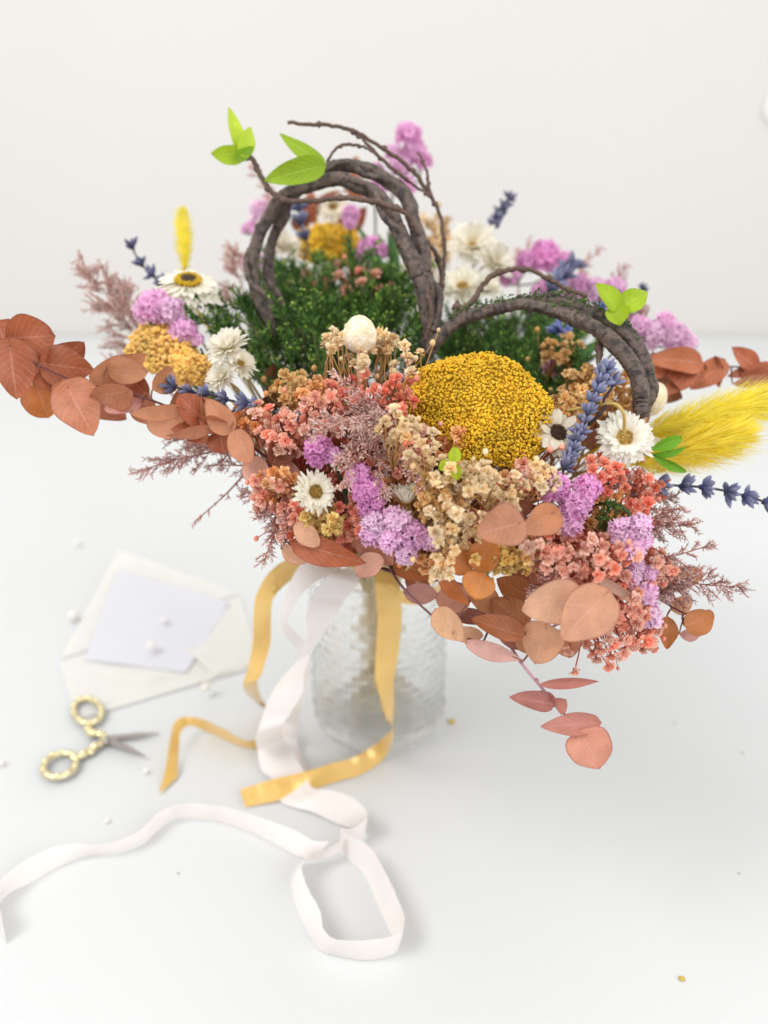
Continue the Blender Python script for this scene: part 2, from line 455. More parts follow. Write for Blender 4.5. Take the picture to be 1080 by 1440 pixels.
def spray(x, y, r, n, tint, d, label, group, size=(9, 13), nb=None, spots=None, thick=.016):
    p0 = dep(x, y, d); p = W(x, y, p0); nrm = surf(x, y)[1]
    c0, c1, cs = TINT[tint]
    node = np.asarray(p - nrm * .045 - Vector((0, 0, .012)))
    root, mb, pts = add_stem(("babys_breath", label, 'dried flower', group), Vector(node), nrm, .0009, 'straw', cs, .02)
    ends = []
    if spots: ends = [W(px, py, p0 + U(-.008, .008)) for px, py in spots]
    else:
        n = int(n * 1.25)
        for i in range(n):
            rr = r * math.sqrt((i + .5) / n) * U(.85, 1.1); a = i * 2.39996 + U(-.3, .3)
            px, py = x + rr * math.cos(a), y + rr * math.sin(a)
            ends.append(W(px, py, p0 + U(-thick, thick) - .012 * (1 - (rr / max(r, 1)) ** 2)))
    subn = []
    for e in ends:
        e = np.asarray(e)
        h = node + (e - node) * U(.35, .6) + rng.normal(0, .004, 3)
        if subn and U(0, 1) < .6:
            h = min(subn, key=lambda q: np.linalg.norm(q - e))
        else: subn.append(h); tube(mb, spline([node, node * .5 + h * .5 + rng.normal(0, .003, 3), h], 3), (.0006, .00045), 4, cs)
        tube(mb, spline([h, h * .45 + e * .55 + rng.normal(0, .002, 3), e], 3), (.0004, .0003), 4, cs)
        s = U(*size) * .98 / F * p0
        part('blossom', random.choice(FLORET), root, mat4(e, (e - h) / np.linalg.norm(e - h) * .8 + np.asarray(rng.normal(0, .4, 3)) - np.asarray(FW) * .35, s, U(0, 6)), mixc(c0, c1, U(0, 1)))
        for q in range((1 if U(0, 1) < .4 else 0) if nb is None else nb):
            bp = e + rng.normal(0, 1, 3) * np.array([.008, .003, .006]) + np.asarray(FW) * .006
            tube(mb, spline([h, h * .4 + bp * .6 + rng.normal(0, .002, 3), bp], 3), (.0003, .00025), 3, cs)
            part('bud', BUD, root, Matrix.Translation(bp) @ Matrix.Scale(U(2.6, 4.4) / F * p0, 4), mixc(c0, c1, U(-.2, .5)))
    part('stem', mb.mesh('stem', MAT['straw']), root)
    return root

# ---------------------------------------------------------------- statice
def statice_mesh(k, n=34):
    mb = MB()
    ds = [d for d in fib(n * 2) if d[2] > -.25][:n + 6]
    for i, d in enumerate(ds):
        ax = d + rng.normal(0, .3, 3); R = U(.23, .33); ph = U(0, 6)
        na = 20
        rows = [(.06, 0), (.45, .42), (.8, .62), (1.05, .66)]
        v = []; c = []
        for j, (r, z) in enumerate(rows):
            for q in range(na):
                a = 2 * math.pi * q / na
                lob = .5 + .5 * math.cos(5 * a + ph)
                rr = R * r * (1 + (.22 * lob + U(-.1, .1) if j > 1 else 0))
                zz = R * (z + (.17 * math.sin(5 * a * 1.0 + ph + i) + .16 * math.sin(7 * a + k) + U(-.16, .16)) * (j / 3) ** 1.3 * 1.5)
                v.append((rr * math.cos(a), rr * math.sin(a), zz))
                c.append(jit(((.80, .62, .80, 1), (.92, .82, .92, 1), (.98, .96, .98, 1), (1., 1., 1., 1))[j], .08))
        f = [(j * na + q, j * na + (q + 1) % na, (j + 1) * na + (q + 1) % na, (j + 1) * na + q) for j in range(3) for q in range(na)]
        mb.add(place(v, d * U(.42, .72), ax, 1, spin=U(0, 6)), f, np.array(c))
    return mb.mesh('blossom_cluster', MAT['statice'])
STAT = [statice_mesh(k) for k in range(5)]
LIL = (S(246, 178, 228), S(254, 230, 247))
def statice(cl, d, label, tone=(0, 1), stems=True, group='lilac statice sprigs in the bouquet', gd=(0, .35, .95)):
    cs = S(66, 88, 46)
    Ps = [P(x, y, d) for x, y, r in cl]
    nrm0 = surf(cl[0][0], cl[0][1])[1]
    root, mb, pts = add_stem(('statice', label, 'statice', group), Ps[-1] - nrm0 * .008, nrm0, .0009, 'green', cs, .03)
    prev = np.asarray(Ps[-1] - nrm0 * .008)
    for (x, y, r), p in reversed(list(zip(cl, Ps))):
        dd = dep(x, y, d); s = r / F * dd
        n = (surf(x, y)[1] * .6 + cam_vec(*gd) * .8 + Vector(rng.normal(0, .25, 3))).normalized()
        b = np.asarray(p - n * s * .5)
        tube(mb, spline([prev, (prev + b) / 2 - np.asarray(n) * .008, b - np.asarray(n) * .003], 4), .0007, 5, cs)
        prev = b
        for q in range(12):   # green bracts under each head
            a = U(0, 6.28)
            dirn = np.asarray(place([(math.cos(a), math.sin(a), .25)], (0, 0, 0), n)[0])
            e = b + dirn * s * U(.55, .95)
            tube(mb, [b, b * .5 + e * .5, e], (.0011, .0008, .0002), 4, jit(S(70, 112, 58), .3))
        part('blossom_cluster', random.choice(STAT), root, mat4(p - n * s * .15, n, s, U(0, 6)), mixc(LIL[0], LIL[1], U(*tone)))
    part('stem', mb.mesh('stem', MAT['green']), root)

# ---------------------------------------------------------------- feathery pink plumes
def plume(b, t, w, d, label, nb=14, col=S(218, 152, 140), dt=0., dens=1., group='feathery pink sprays in the bouquet', droop=0.):
    d0 = dep(b[0], b[1], d); B = np.asarray(W(b[0], b[1], d0)); T = np.asarray(W(t[0], t[1], d0 + dt))
    L = np.linalg.norm(T - B); ax = (T - B) / L
    nrm = surf(*b)[1]
    root, mbs, pts = add_stem(('feathery_spray', label, 'dried flower', group), Vector(B), (Vector(ax) * .3 + nrm).normalized(), .0007, 'straw', mixc(col, S(110, 60, 50), .4), .03)
    bow = np.asarray(rng.normal(0, .05, 3)) * L
    main = spline([B, B + ax * L * .5 + bow + np.array([0, 0, droop * L]), T], 8)
    tube(mbs, main, (.0007, .0003), 4, mixc(col, S(130, 80, 66), .5))
    part('stem', mbs.mesh('stem', MAT['straw']), root)
    mb = MB()
    x, y, z = basis(ax)
    pw = w / F * d0
    octv = np.array([(0, 0, 0), (.5, 0, .45), (-.25, .43, .45), (-.25, -.43, .45), (0, 0, 1)])
    octf = [(0, 2, 1), (0, 3, 2), (0, 1, 3), (1, 2, 4), (2, 3, 4), (3, 1, 4)]
    def twig(o, dr, ln):
        e = o + dr * ln + np.array([0, 0, -.12 * ln]) + rng.normal(0, .06 * ln, 3)
        tube(mb, spline([o, o * .5 + e * .5 + rng.normal(0, .05 * ln, 3), e], 3), (.0003, .0002), 3, mixc(col, S(150, 90, 80), .4))
        k = max(6, int(ln / .00055 * dens))
        for i in range(k):
            s = (i + U(0, 1)) / k
            if s < .12: continue
            q = o + (e - o) * s
            dd = dr + rng.normal(0, .55, 3)
            mb.add(place(octv * np.array([.27, .27, 1]), q, dd, U(.0018, .0036), spin=U(0, 6)), octf, jit(mixc(col, S(255, 238, 232), U(.25, .9)), .14))
    nb = int(nb * 1.6)
    for i in range(nb):
        s = (i + U(.2, .8)) / nb
        o = main[min(len(main) - 1, int(s * (len(main) - 1)))]
        a = U(0, 6.28)
        side = x * math.cos(a) + y * math.sin(a)
        ln = pw * .75 * (1 - .62 * s) * U(.7, 1.1)
        dr = ax * U(.55, .95) + side * U(.5, .8); dr /= np.linalg.norm(dr)
        twig(o, dr, ln)
        if ln > .011:
            for q in range(4):
                o2 = o + dr * ln * U(.25, .7)
                d2 = dr + np.asarray(rng.normal(0, .45, 3)); d2 /= np.linalg.norm(d2)
                twig(o2, d2, ln * U(.3, .5))
    twig(main[-4], ax, L * .2)
    part('plume', mb.mesh('plume', MAT['plume']), root)

# ---------------------------------------------------------------- green needle sprigs
def sprig_mesh(k):
    """unit sprig along +z, length 1"""
    mb = MB()
    mains = [(np.zeros(3), np.array([0, 0, 1.]))]
    main = spline([(0, 0, 0), (U(-.05, .05), U(-.05, .05), .5), (U(-.1, .1), U(-.1, .1), 1)], 8)
    tube(mb, main, (.012, .005), 4, S(86, 88, 48))
    ax = []
    for i in range(9):
        s = U(.25, .95); o = main[int(s * (len(main) - 1))]; a = U(0, 6.28)
        e = o + np.array([math.cos(a) * .45, math.sin(a) * .45, 1]) * U(.18, .34)
        tube(mb, [o, o * .5 + e * .5, e], (.006, .003), 3, S(84, 100, 50)); ax.append((o, e))
    ax.append((main[8], main[-1]))
    for o, e in ax:
        dr = (e - o); ln = np.linalg.norm(dr); dr /= ln
        for i in range(int(18 + 34 * ln)):
            q = o + (e - o) * U(.1, 1); n = dr * U(.6, 1.3) + rdir() * .8
            n /= np.linalg.norm(n); l = U(.06, .13)
            s = np.cross(n, rdir()); s /= np.linalg.norm(s)
            c = jit(mixc(S(30, 66, 29), S(104, 148, 60), U(0, 1) ** 1.5), .15)
            w = .0065
            mb.add([q - s * w, q + s * w, q + n * l * .6 + s * w, q + n * l, q + n * l * .6 - s * w], [(0, 1, 2, 3, 4)], c)
        if U(0, 1) < .8:
            for q in range(3):
                blob(mb, e + rng.normal(0, .02, 3), U(.011, .02), jit(S(142, 168, 74), .2), ICO1, .15)
    return mb.mesh('needles', MAT['green'], False)
SPRIG = [sprig_mesh(k) for k in range(7)]
SG = 'green needle sprigs filling the middle of the bouquet'
def sprig(b, t, d, label, dt=.0, s=1.):
    d0 = dep(b[0], b[1], d); B = W(b[0], b[1], d0); T = W(t[0], t[1], d0 + dt)
    ax = T - B; L = ax.length
    root, mb, pts = add_stem(('needle_sprig', label, 'greenery', SG), B, ax.normalized(), .0005, 'green', S(84, 92, 50), .01)
    part('stem', mb.mesh('stem', MAT['green']), root)
    part('needles', random.choice(SPRIG), root, mat4(B, ax, L, U(0, 6)))

# ---------------------------------------------------------------- lavender
def lavender(pts, d, wh, r, label, cols=(S(84, 90, 134), S(132, 136, 178)), nbud=8, star=False, dt=0.):
    """pts pixel path (tip first), wh = pixel positions of whorls along it, r whorl radius in pixels"""
    n = len(pts)
    Q = [np.asarray(W(x, y, dep(x, y, d) + dt * (1 - i / max(1, n - 1)))) for i, (x, y) in enumerate(pts)]
    nrm = Vector(Q[-1] - Q[-2]).normalized() * -1
    root, mb, sp = add_stem(('lavender', label, 'lavender', 'lavender stems in the bouquet'), Vector(Q[-1]), nrm, .0007, 'green', S(70, 66, 70), .015)
    cv = spline(Q, 10); tube(mb, cv, .0007, 5, S(74, 70, 80))
    part('stem', mb.mesh('stem', MAT['green']), root)
    dd = dep(pts[0][0], pts[0][1], d)
    for f in wh:
        k = f * (len(cv) - 1); i = min(len(cv) - 2, int(k)); q = cv[i] + (cv[i + 1] - cv[i]) * (k - i)
        ax = cv[i] - cv[i + 1]; ax /= np.linalg.norm(ax)
        mw = MB(); R = r / F * dd
        for b in range(nbud):
            a = 2 * math.pi * b / nbud + U(-.3, .3)
            x, y, z = basis(ax)
            dr = (x * math.cos(a) + y * math.sin(a)) * (1.1 if star else .85) + ax * U(.3, 1.2) * (1 if b % 2 else 1.5) + rng.normal(0, .18, 3)
            dr /= np.linalg.norm(dr)
            c = jit(mixc(cols[0], cols[1], U(0, 1)), .12)
            v = ICO2[0].copy()
            tz = (v[:, 2] + 1) / 2
            v[:, :2] *= ((.17 + .10 * np.sin(tz * 3.0)) * (1 - .35 * tz))[:, None]; v[:, 2] = tz * U(1., 1.35)
            v[:, :2] *= (1 + .12 * np.sin(5 * np.arctan2(v[:, 1], v[:, 0])))[:, None]
            cc = np.array([mixc(jit(c, .03), mixc(c, S(190, 190, 214), .45), float(t_) ** 2) for t_ in tz])
            mw.add(place(v, q, dr, R * U(.85, 1.15), spin=U(0, 6)), ICO2[1], cc)
        blob(mw, q, R * .3, cols[0], ICO1, .2)
        part('whorl', mw.mesh('whorl', MAT['lav']), root)

# ---------------------------------------------------------------- yarrow
OUTL = [(0, 1.0), (7, 1.02), (30, 1.06), (52, 1.10), (75, 1.03), (97, 1.05), (120, .99), (142, .90), (165, .96), (187, 1.02), (210, 1.07), (232, 1.10), (255, .98), (277, .90), (300, .97), (322, .91), (345, 1.0), (360, 1.0)]

def yarrow(x, y, ru, rv, rot, out, d, nb, br, col, label, thick=.75, spot=False, low=-.3, cat='yarrow', lob=26):
    d0 = dep(x, y, d); p = np.asarray(W(x, y, d0)); n = np.asarray(cam_vec(*out))
    k = d0 / F
    # local frame: x along 'rot' in picture, z out
    xr = np.asarray(RT * math.cos(rot) + UP * math.sin(rot)); xr -= n * xr.dot(n); xr /= np.linalg.norm(xr)
    yr = np.cross(n, xr)
    root, mbs, pts = add_stem(('yarrow', label, cat, 'yarrow heads in the bouquet'), Vector(p - n * ru * k * .2), Vector(n), .002, 'green', S(120, 118, 60), .03)
    A = fib(nb); olt = np.array(OUTL) if spot else None; C = np.array([q for q in fib(lob) + rng.normal(0, .08, (lob, 3))]); C /= np.linalg.norm(C, axis=1, keepdims=True)
    def shape(q):
        dt = np.arccos(np.clip(C @ q, -1, 1)).min()
        dl = math.pi * .95 / math.sqrt(lob)
        h = 1 + .15 * math.cos(min(dt / dl, 1) * math.pi / 2) + .06 * math.sin(3.1 * q[0] + 1) * math.cos(2.7 * q[1]) + .045 * math.sin(5.3 * q[0] + 2 * q[1] + .6) * math.sin(4.1 * q[1] - 1.2)
        if spot:
            rho = math.hypot(q[0], q[1]); h *= 1 + (np.interp(math.degrees(math.atan2(q[1], q[0])) % 360, olt[:, 0], olt[:, 1]) - 1) * min(1, rho * 1.2) ** 2
        if q[2] < 0: h *= (1 - .15 * q[2])
        w = np.array([q[0] * ru, q[1] * rv, q[2] * (ru + rv) / 2 * thick * (1 if q[2] > 0 else .6)]) * h * k * .93
        return w
    mb = MB()
    v = np.array([shape(q) * .925 for q in ICO4[0]])
    def wv(a): return p + a[:, :1] * xr + a[:, 1:2] * yr + a[:, 2:3] * n
    mb.add(wv(v), ICO4[1], mixc(col, S(110, 70, 20), .55))
    for q in A:
        if q[2] < low: continue
        o = p + (lambda a: a[0] * xr + a[1] * yr + a[2] * n)(shape(q) * U(.95, 1.03) + rng.normal(0, br * .25, 3) * k)
        s = br * k * U(.8, 1.3)
        c = jit(mixc(col, S(250, 220, 100), U(0, .35)), .12)
        for z in range(3):
            blob(mb, o + rng.normal(0, .42, 3) * s, s * U(.55, .8), c, ICO1, .22)
    part('flower_head', mb.mesh('flower_head', MAT['yarrow']), root)
    for i in range(14):
        a = U(0, 6.28); e = p + xr * math.cos(a) * ru * k * .6 + yr * math.sin(a) * rv * k * .6 - n * .004
        b0 = p - n * ru * k * .55
        tube(mbs, spline([b0, b0 * .5 + e * .5, e], 3), .0009, 5, S(140, 130, 62))
    part('stem', mbs.mesh('stem', MAT['green']), root)

# ---------------------------------------------------------------- feather grass
def feather(b, t, w, d, label, dt=0., n=3200, bow=(0, 0, 0), col=S(255, 238, 70), col2=S(255, 246, 130), prof=None, hl=1.):
    d0 = dep(b[0], b[1], d); B = np.asarray(W(b[0], b[1], d0)); T = np.asarray(W(t[0], t[1], d0 + dt))
    L = np.linalg.norm(T - B); ax = (T - B) / L
    root, mbs, pts = add_stem(('feather_grass', label, 'feather grass', 'yellow feather grass plumes'), Vector(B), Vector(ax), .001, 'straw', S(214, 178, 40), .02)
    cv = spline([B, (B + T) / 2 + np.asarray(bow), T], 20); tube(mbs, cv, (.001, .0004), 5, S(220, 190, 40))
    part('stem', mbs.mesh('stem', MAT['straw']), root)
    mb = MB(); R = w / 2 / F * d0
    x, y, z = basis(ax)
    for i in range(n):
        s = U(0, 1) ** .9
        q = cv[min(len(cv) - 1, int(s * (len(cv) - 1)))] + rng.normal(0, .0006, 3)
        a = U(0, 6.28)
        pr = (math.sin(math.pi * min(1, s * .82 + .16)) ** .6)
        rad = R * pr * U(.75, 1.1) * hl
        dr = (x * math.cos(a) + y * math.sin(a)); fw = U(.4, 2.0)
        e = q + dr * rad + ax * rad * fw + np.array([0, 0, -.15 * rad]) + rng.normal(0, .10, 3) * rad
        m = q * .5 + e * .5 + dr * rad * .12
        sd = np.cross(dr, ax) * U(.00016, .0003)
        c = jit(mixc(col, col2, U(0, 1)), .07)
        mb.add([q - sd, q + sd, m + sd, e, m - sd], [(0, 1, 2, 4), (4, 2, 3)], c)
    part('plume', mb.mesh('plume', MAT['feather'], False), root)

# ---------------------------------------------------------------- ribbons
def ribbon_mesh(pairs, mat, name, n=9, nw=6, crown=.0006):
    A = spline([p[0] for p in pairs], n); B = spline([p[1] for p in pairs], n)
    m = len(A); t = np.gradient((A + B) / 2, axis=0); nn = np.cross(t, B - A); nn /= np.linalg.norm(nn, axis=1, keepdims=True) + 1e-12
    V = []
    for k in range(nw + 1):
        s = k / nw
        V.append(A * (1 - s) + B * s + nn * crown * 4 * s * (1 - s))
    kk = np.cumsum(rng.normal(0, 1, m)); kk -= np.interp(np.arange(m), np.linspace(0, m - 1, max(4, m // 14)), np.interp(np.linspace(0, m - 1, max(4, m // 14)), np.arange(m), kk))
    V = [q + nn * (np.clip(kk, -2, 2) * .00022 * (.4 + .6 * math.sin(math.pi * i / nw + .6)))[:, None] for i, q in enumerate(V)]
    th = .00025
    Vt = np.stack(V, 1); Vb = Vt - nn[:, None] * th
    mb = MB(); w = nw + 1
    f = [(i * w + k, i * w + k + 1, (i + 1) * w + k + 1, (i + 1) * w + k) for i in range(m - 1) for k in range(nw)]
    mb.add(Vt.reshape(-1, 3), f)
    mb.add(Vb.reshape(-1, 3), [q[::-1] for q in f])
    return mb.mesh(name, MAT[mat])
# ================================================================= SETTING
def plain(name, mat, v, f, smooth=False):
    mb = MB(); mb.add(v, f)
    o = bpy.data.objects.new(name, mb.mesh(name, mat, smooth)); COL.objects.link(o); return o
def boxv(x0, x1, y0, y1, z0, z1):
    return ([(x0, y0, z0), (x1, y0, z0), (x1, y1, z0), (x0, y1, z0), (x0, y0, z1), (x1, y0, z1), (x1, y1, z1), (x0, y1, z1)],
            [(0, 3, 2, 1), (4, 5, 6, 7), (0, 1, 5, 4), (1, 2, 6, 5), (2, 3, 7, 6), (3, 0, 4, 7)])
mt = M('white_table_lacquer', S(216, 219, 220), .36, 0, .012, 5, 0, .03, 60, spec=.35)
mw = M('white_wall_paint', S(219, 216, 213), .85, 0, .015, 1.3, 0, .12, 120, spec=.2)
o = plain('table_top', mt, *boxv(-4, 4, -1.3, 1.55, -.04, 0)); o['kind'] = 'structure'; o['label'] = 'smooth white table top under the vase'
o = plain('wall', mw, *boxv(-9, 9, 1.56, 1.66, -.8, 2.6)); o['kind'] = 'structure'; o['label'] = 'plain off-white wall behind the table'

# ================================================================= VASE
def build_vase():
    H, R = .137, .0505
    root = thing('glass_vase', 'clear glass jar with a woven basket relief holding the bouquet', 'vase', Vector((VX, VY, 0)))
    N, nr = 24, 19
    nt, nz = N * 10, nr * 7
    zs = np.linspace(0, 1, nz + 1)
    def prof(z):   # outer radius along height
        r = R
        if z < .07: r = R * (.90 + .10 * math.sin(z / .07 * math.pi / 2))
        if z > .90: r = R * (1 - .07 * ((z - .90) / .10) ** 1.5)
        return r
    V = []
    for z in zs:
        b = z * nr; i = int(b); fb = b - i
        for k in range(nt):
            a = k / nt * N + .5 * (i % 2); fa = a - int(a)
            amp = 1.0 if .06 < z < .94 else .0
            h = math.sin(math.pi * fa) ** .8 * math.sin(math.pi * fb) ** 1.2
            sk = .25 * math.sin(a * .7 + i * 2.1)
            r = prof(z) + amp * .0019 * h * (1 + sk)
            th = 2 * math.pi * k / nt
            V.append((VX + r * math.cos(th), VY + r * math.sin(th), .0006 + z * H))
    F_ = [(i * nt + k, i * nt + (k + 1) % nt, (i + 1) * nt + (k + 1) % nt, (i + 1) * nt + k) for i in range(nz) for k in range(nt)]
    base = len(V)
    inner = [(1., H + .0016), (.985, H + .002), (.95, H + .001)]
    rin = []
    for z in np.linspace(1, 0, 30): rin.append((prof(z) - .0032, .008 + z * (H - .008)))
    rings = [(prof(1) + .0006, H + .0016), (prof(1) - .0012, H + .0024), (prof(1) - .0028, H + .0014)] + rin[1:]
    for r, z in rings:
        for k in range(nt):
            th = 2 * math.pi * k / nt; V.append((VX + r * math.cos(th), VY + r * math.sin(th), z))
    prev = nz * nt
    for j in range(len(rings)):
        cur = base + j * nt
        F_ += [(prev + k, prev + (k + 1) % nt, cur + (k + 1) % nt, cur + k) for k in range(nt)]
        prev = cur
    V.append((VX, VY, .0075)); c = len(V) - 1
    F_ += [(prev + k, prev + (k + 1) % nt, c) for k in range(nt)]
    V.append((VX, VY, .0016)); c = len(V) - 1
    F_ += [((k + 1) % nt, k, c) for k in range(nt)]
    m, nt_, Nn, Ln = nodes('clear_pressed_glass')
    out = Nn.new('ShaderNodeOutputMaterial'); g = Nn.new('ShaderNodeBsdfPrincipled')
    g.inputs['Transmission Weight'].default_value = 1; g.inputs['IOR'].default_value = 1.28; g.inputs['Roughness'].default_value = .14
    g.inputs['Base Color'].default_value = (1, 1, .995, 1)
    tr = Nn.new('ShaderNodeBsdfTransparent'); tr.inputs[0].default_value = (1, 1, .995, 1)
    mx = Nn.new('ShaderNodeMixShader'); mx.inputs[0].default_value = .6; Ln.new(tr.outputs[0], mx.inputs[1]); Ln.new(g.outputs[0], mx.inputs[2])
    Ln.new(mx.outputs[0], out.inputs[0])
    mb = MB(); mb.add(V, F_)
    part('body', mb.mesh('body', m), root)
    return root
build_vase()

# ================================================================= GRAPEVINE
ARCH = .03
def strand(pts, r, sides=26, n=16, rough=.07, twist=.05):
    mb = MB(); cv = spline([np.asarray(W(x, y, d - ARCH * (d > .42))) for x, y, d in pts], n)
    kn = max(5, len(cv) // 9)
    cv = cv + np.stack([np.interp(np.linspace(0, kn - 1, len(cv)), np.arange(kn), rng.normal(0, .0008, kn)) for _ in range(3)], 1)
    sm = np.ones(7) / 7; cv = np.stack([np.convolve(np.pad(cv[:, i], 3, mode='edge'), sm, 'valid') for i in range(3)], 1)
    cv = cv + rng.normal(0, .00015, cv.shape)
    tube(mb, cv, [q / F * .385 for q in r], sides, (1, 1, 1, 1), rough, twist, 5)
    for k in rng.integers(6, len(cv) - 6, 4):   # knots and stubs of side shoots
        rk = r[len(r) // 2] / F * .385
        q = cv[k] + rdir() * rk * .7
        blob(mb, q, rk * U(.5, .75), (1, 1, 1, 1), ICO3, .06, (1, 1, .8))
    return mb.mesh('strand', MAT['bark']), cv
def twigm(pts, r, n=8):
    mb = MB(); cv = spline([np.asarray(W(x, y, d - ARCH * (d > .42))) for x, y, d in pts], n); cv = cv + rng.normal(0, .0003, cv.shape)
    tube(mb, cv, [q / F * .5 for q in r], 6, (1, 1, 1, 1), .08)
    for k in range(3, len(cv) - 3, 9):   # nodes on the twig
        blob(mb, cv[k], r[0] / F * .5 * 1.35, (1, 1, 1, 1), ICO1, .2)
    return mb.mesh('twig', MAT['twig']), cv
LIME = (S(170, 200, 40), S(192, 216, 58), S(140, 182, 50))
a1 = thing('grapevine_arch', 'tall arch of twisted dark grapevine with lime leaves at its top', 'grapevine arch', W(605, 478, .475), 'grapevine arches in the bouquet')
for pts, r in (([(388, 470, .50), (368, 430, .50), (357, 388, .50), (358, 350, .498), (374, 310, .495), (402, 276, .49), (440, 258, .485), (480, 254, .48), (518, 268, .475), (546, 296, .47), (566, 332, .467), (584, 375, .466), (597, 420, .467), (606, 462, .468), (600, 492, .47)], (10, 10, 10.5, 11, 11.5, 12, 13)),
               ([(402, 468, .512), (386, 425, .512), (379, 385, .512), (380, 345, .51), (392, 310, .505), (406, 285, .50), (426, 262, .498), (452, 242, .495), (486, 234, .492), (522, 240, .488), (554, 262, .484), (575, 292, .48), (588, 330, .478), (600, 375, .476), (608, 420, .474), (614, 470, .472)], (8.5, 8.5, 9, 9.5, 11, 11.5, 12))):
    me, cv = strand(pts, r); part('strand', me, a1)
    thin = [(x + 9 * math.sin(i * 1.9), y + 7 * math.cos(i * 1.9 + 1), d - .010 * math.sin(i * .9 + .4)) for i, (x, y, d) in enumerate(pts)]
    me, cv = strand(thin, [5, 4.5, 5.5, 5]); part('strand', me, a1)
for pts, r in (([(612, 460, .485), (619, 410, .488), (625, 365, .49), (622, 318, .49), (606, 275, .488), (576, 236, .485), (540, 210, .482), (500, 186, .48), (462, 176, .478), (404, 173, .476)], (3.2, 2.6, 2.2)),
               ([(606, 276, .487), (585, 262, .486), (556, 240, .484), (524, 214, .482), (500, 204, .48), (476, 206, .478), (460, 226, .48)], (2.4, 2.0)),
               ([(614, 462, .486), (620, 420, .488), (621, 385, .488), (613, 355, .484), (600, 340, .48)], (4, 3)),
               ([(603, 268, .487), (600, 240, .487), (588, 214, .49)], (2.4, 1.6)),
               ([(574, 254, .484), (550, 236, .483), (520, 206, .481), (496, 184, .48)], (2.4, 2.2)),
               ([(341, 219, .473), (356, 226, .475), (368, 250, .475), (384, 272, .474), (405, 282, .472), (440, 282, .47), (480, 278, .466), (518, 282, .462), (550, 290, .458), (575, 304, .462), (590, 330, .466)], (3.4, 2.8)),
               ([(600, 405, .46), (606, 445, .462), (598, 480, .466)], (3, 3))):
    me, cv = twigm(pts, r); part('twig', me, a1)
for b, t, w, d, k, roll in (((340, 222), (322, 150), 20, .474, 1, .5), ((341, 222), (352, 178), 25, .470, 1, .2), ((345, 216), (296, 216), 27, .472, 0, -.2), ((330, 224), (357, 206), 16, .47, 2, .3)):
    leaf_part(a1, b, t, w, d - ARCH, LIME[k], 'ovate', roll, .0, .12, .12, 'lime')
for b, t, w, d, k, roll, c in (((459, 232), (371, 254), 36, .47, 0, .1, .05), ((458, 232), (393, 188), 22, .473, 0, .35, -.1)):
    leaf_part(a1, b, t, w, d - ARCH, jit(S(150, 184, 42), .05), 'ovate', roll, .0, c, .12, 'lime')
a2 = thing('grapevine_arch', 'low arch of grapevine with green moss curving over the yellow yarrow', 'grapevine arch', W(612, 482, .462), 'grapevine arches in the bouquet')
me, cvA = strand([(600, 498, .468), (622, 470, .462), (655, 446, .456), (700, 433, .45), (745, 431, .444), (790, 441, .438), (832, 460, .433), (866, 488, .429), (889, 520, .426), (899, 550, .424), (897, 585, .425)], (10, 10, 9.5, 10, 11.5, 12.5, 13)); part('strand', me, a2)
me, cvB = strand([(700, 428, .458), (745, 425, .452), (790, 428, .446), (830, 440, .441), (868, 462, .437), (896, 492, .434), (911, 525, .432), (912, 555, .43), (902, 585, .43)], (6, 9, 11, 11.5, 12, 12)); part('strand', me, a2)
for pts, r in (([(640, 455, .466), (664, 424, .468), (688, 392, .468), (712, 380, .466), (745, 380, .464), (775, 394, .46), (800, 408, .456), (826, 416, .45)], (3.6, 2.6)),
               ([(636, 462, .464), (640, 440, .466), (643, 424, .466)], (4.5, 3)),
               ([(842, 482, .436), (843, 505, .432), (850, 540, .43)], (4.5, 3.5))):
    me, cv = twigm(pts, r); part('twig', me, a2)
mb = MB()
for i in range(520):
    cv = cvB if U(0, 1) < .6 else cvA
    k = int(U(.12, .62) * len(cv)); q = cv[k]
    o = q + np.asarray(UP) * U(.0025, .0046) - np.asarray(FW) * U(0, .0035) + rng.normal(0, .0012, 3)
    blob(mb, o, U(.0003, .0008), jit(S(74, 100, 48), .35), ICO1, .4)
part('moss', mb.mesh('moss', MAT['moss']), a2)
lt = thing('artificial_leaf_sprig', 'bright lime artificial leaf trio tied on the low mossy arch', 'artificial leaf', W(868, 442, .43), 'artificial lime leaves')
for b, t, w, roll in (((868, 438), (838, 398), 26, .5), ((870, 436), (911, 410), 34, -.2), ((868, 430), (872, 458), 34, .1)):
    leaf_part(lt, b, t, w, .40, jit(LIME[0], .06), 'ovate', roll, 0, .1, .2, 'lime')
me, cv = twigm([(868, 440, .431), (872, 460, .434), (868, 476, .437)], (2.5, 2)); part('wire', me, lt)
lt = thing('artificial_leaf_sprig', 'small lime artificial leaf bud below the big yellow yarrow', 'artificial leaf', W(636, 655, .345), 'artificial lime leaves')
for b, t, w, roll in (((634, 652), (640, 628), 18, .3), ((634, 653), (617, 660), 16, .2), ((634, 652), (645, 675), 17, -.2)):
    leaf_part(lt, b, t, w, .336, jit(LIME[1], .05), 'round', roll, 0, .15, .35, 'lime')
me, cv = twigm([(634, 653, .337), (637, 665, .352), (640, 660, .40)], (2.5, 2)); part('wire', me, lt)
lt = thing('artificial_leaf_sprig', 'green artificial leaves pointing right beside the open daisy', 'artificial leaf', W(905, 640, .40), 'artificial lime leaves')
for b, t, w, roll in (((908, 634), (960, 615), 18, .2), ((905, 640), (966, 628), 10, .9), ((912, 637), (966, 664), 13, .3)):
    leaf_part(lt, b, t, w, .395, jit(S(112, 178, 40), .06), 'spoon', roll, 0, .1, .2, 'lime')
me, cv = twigm([(908, 637, .396), (890, 640, .402), (870, 640, .42)], (2.5, 2)); part('wire', me, lt)
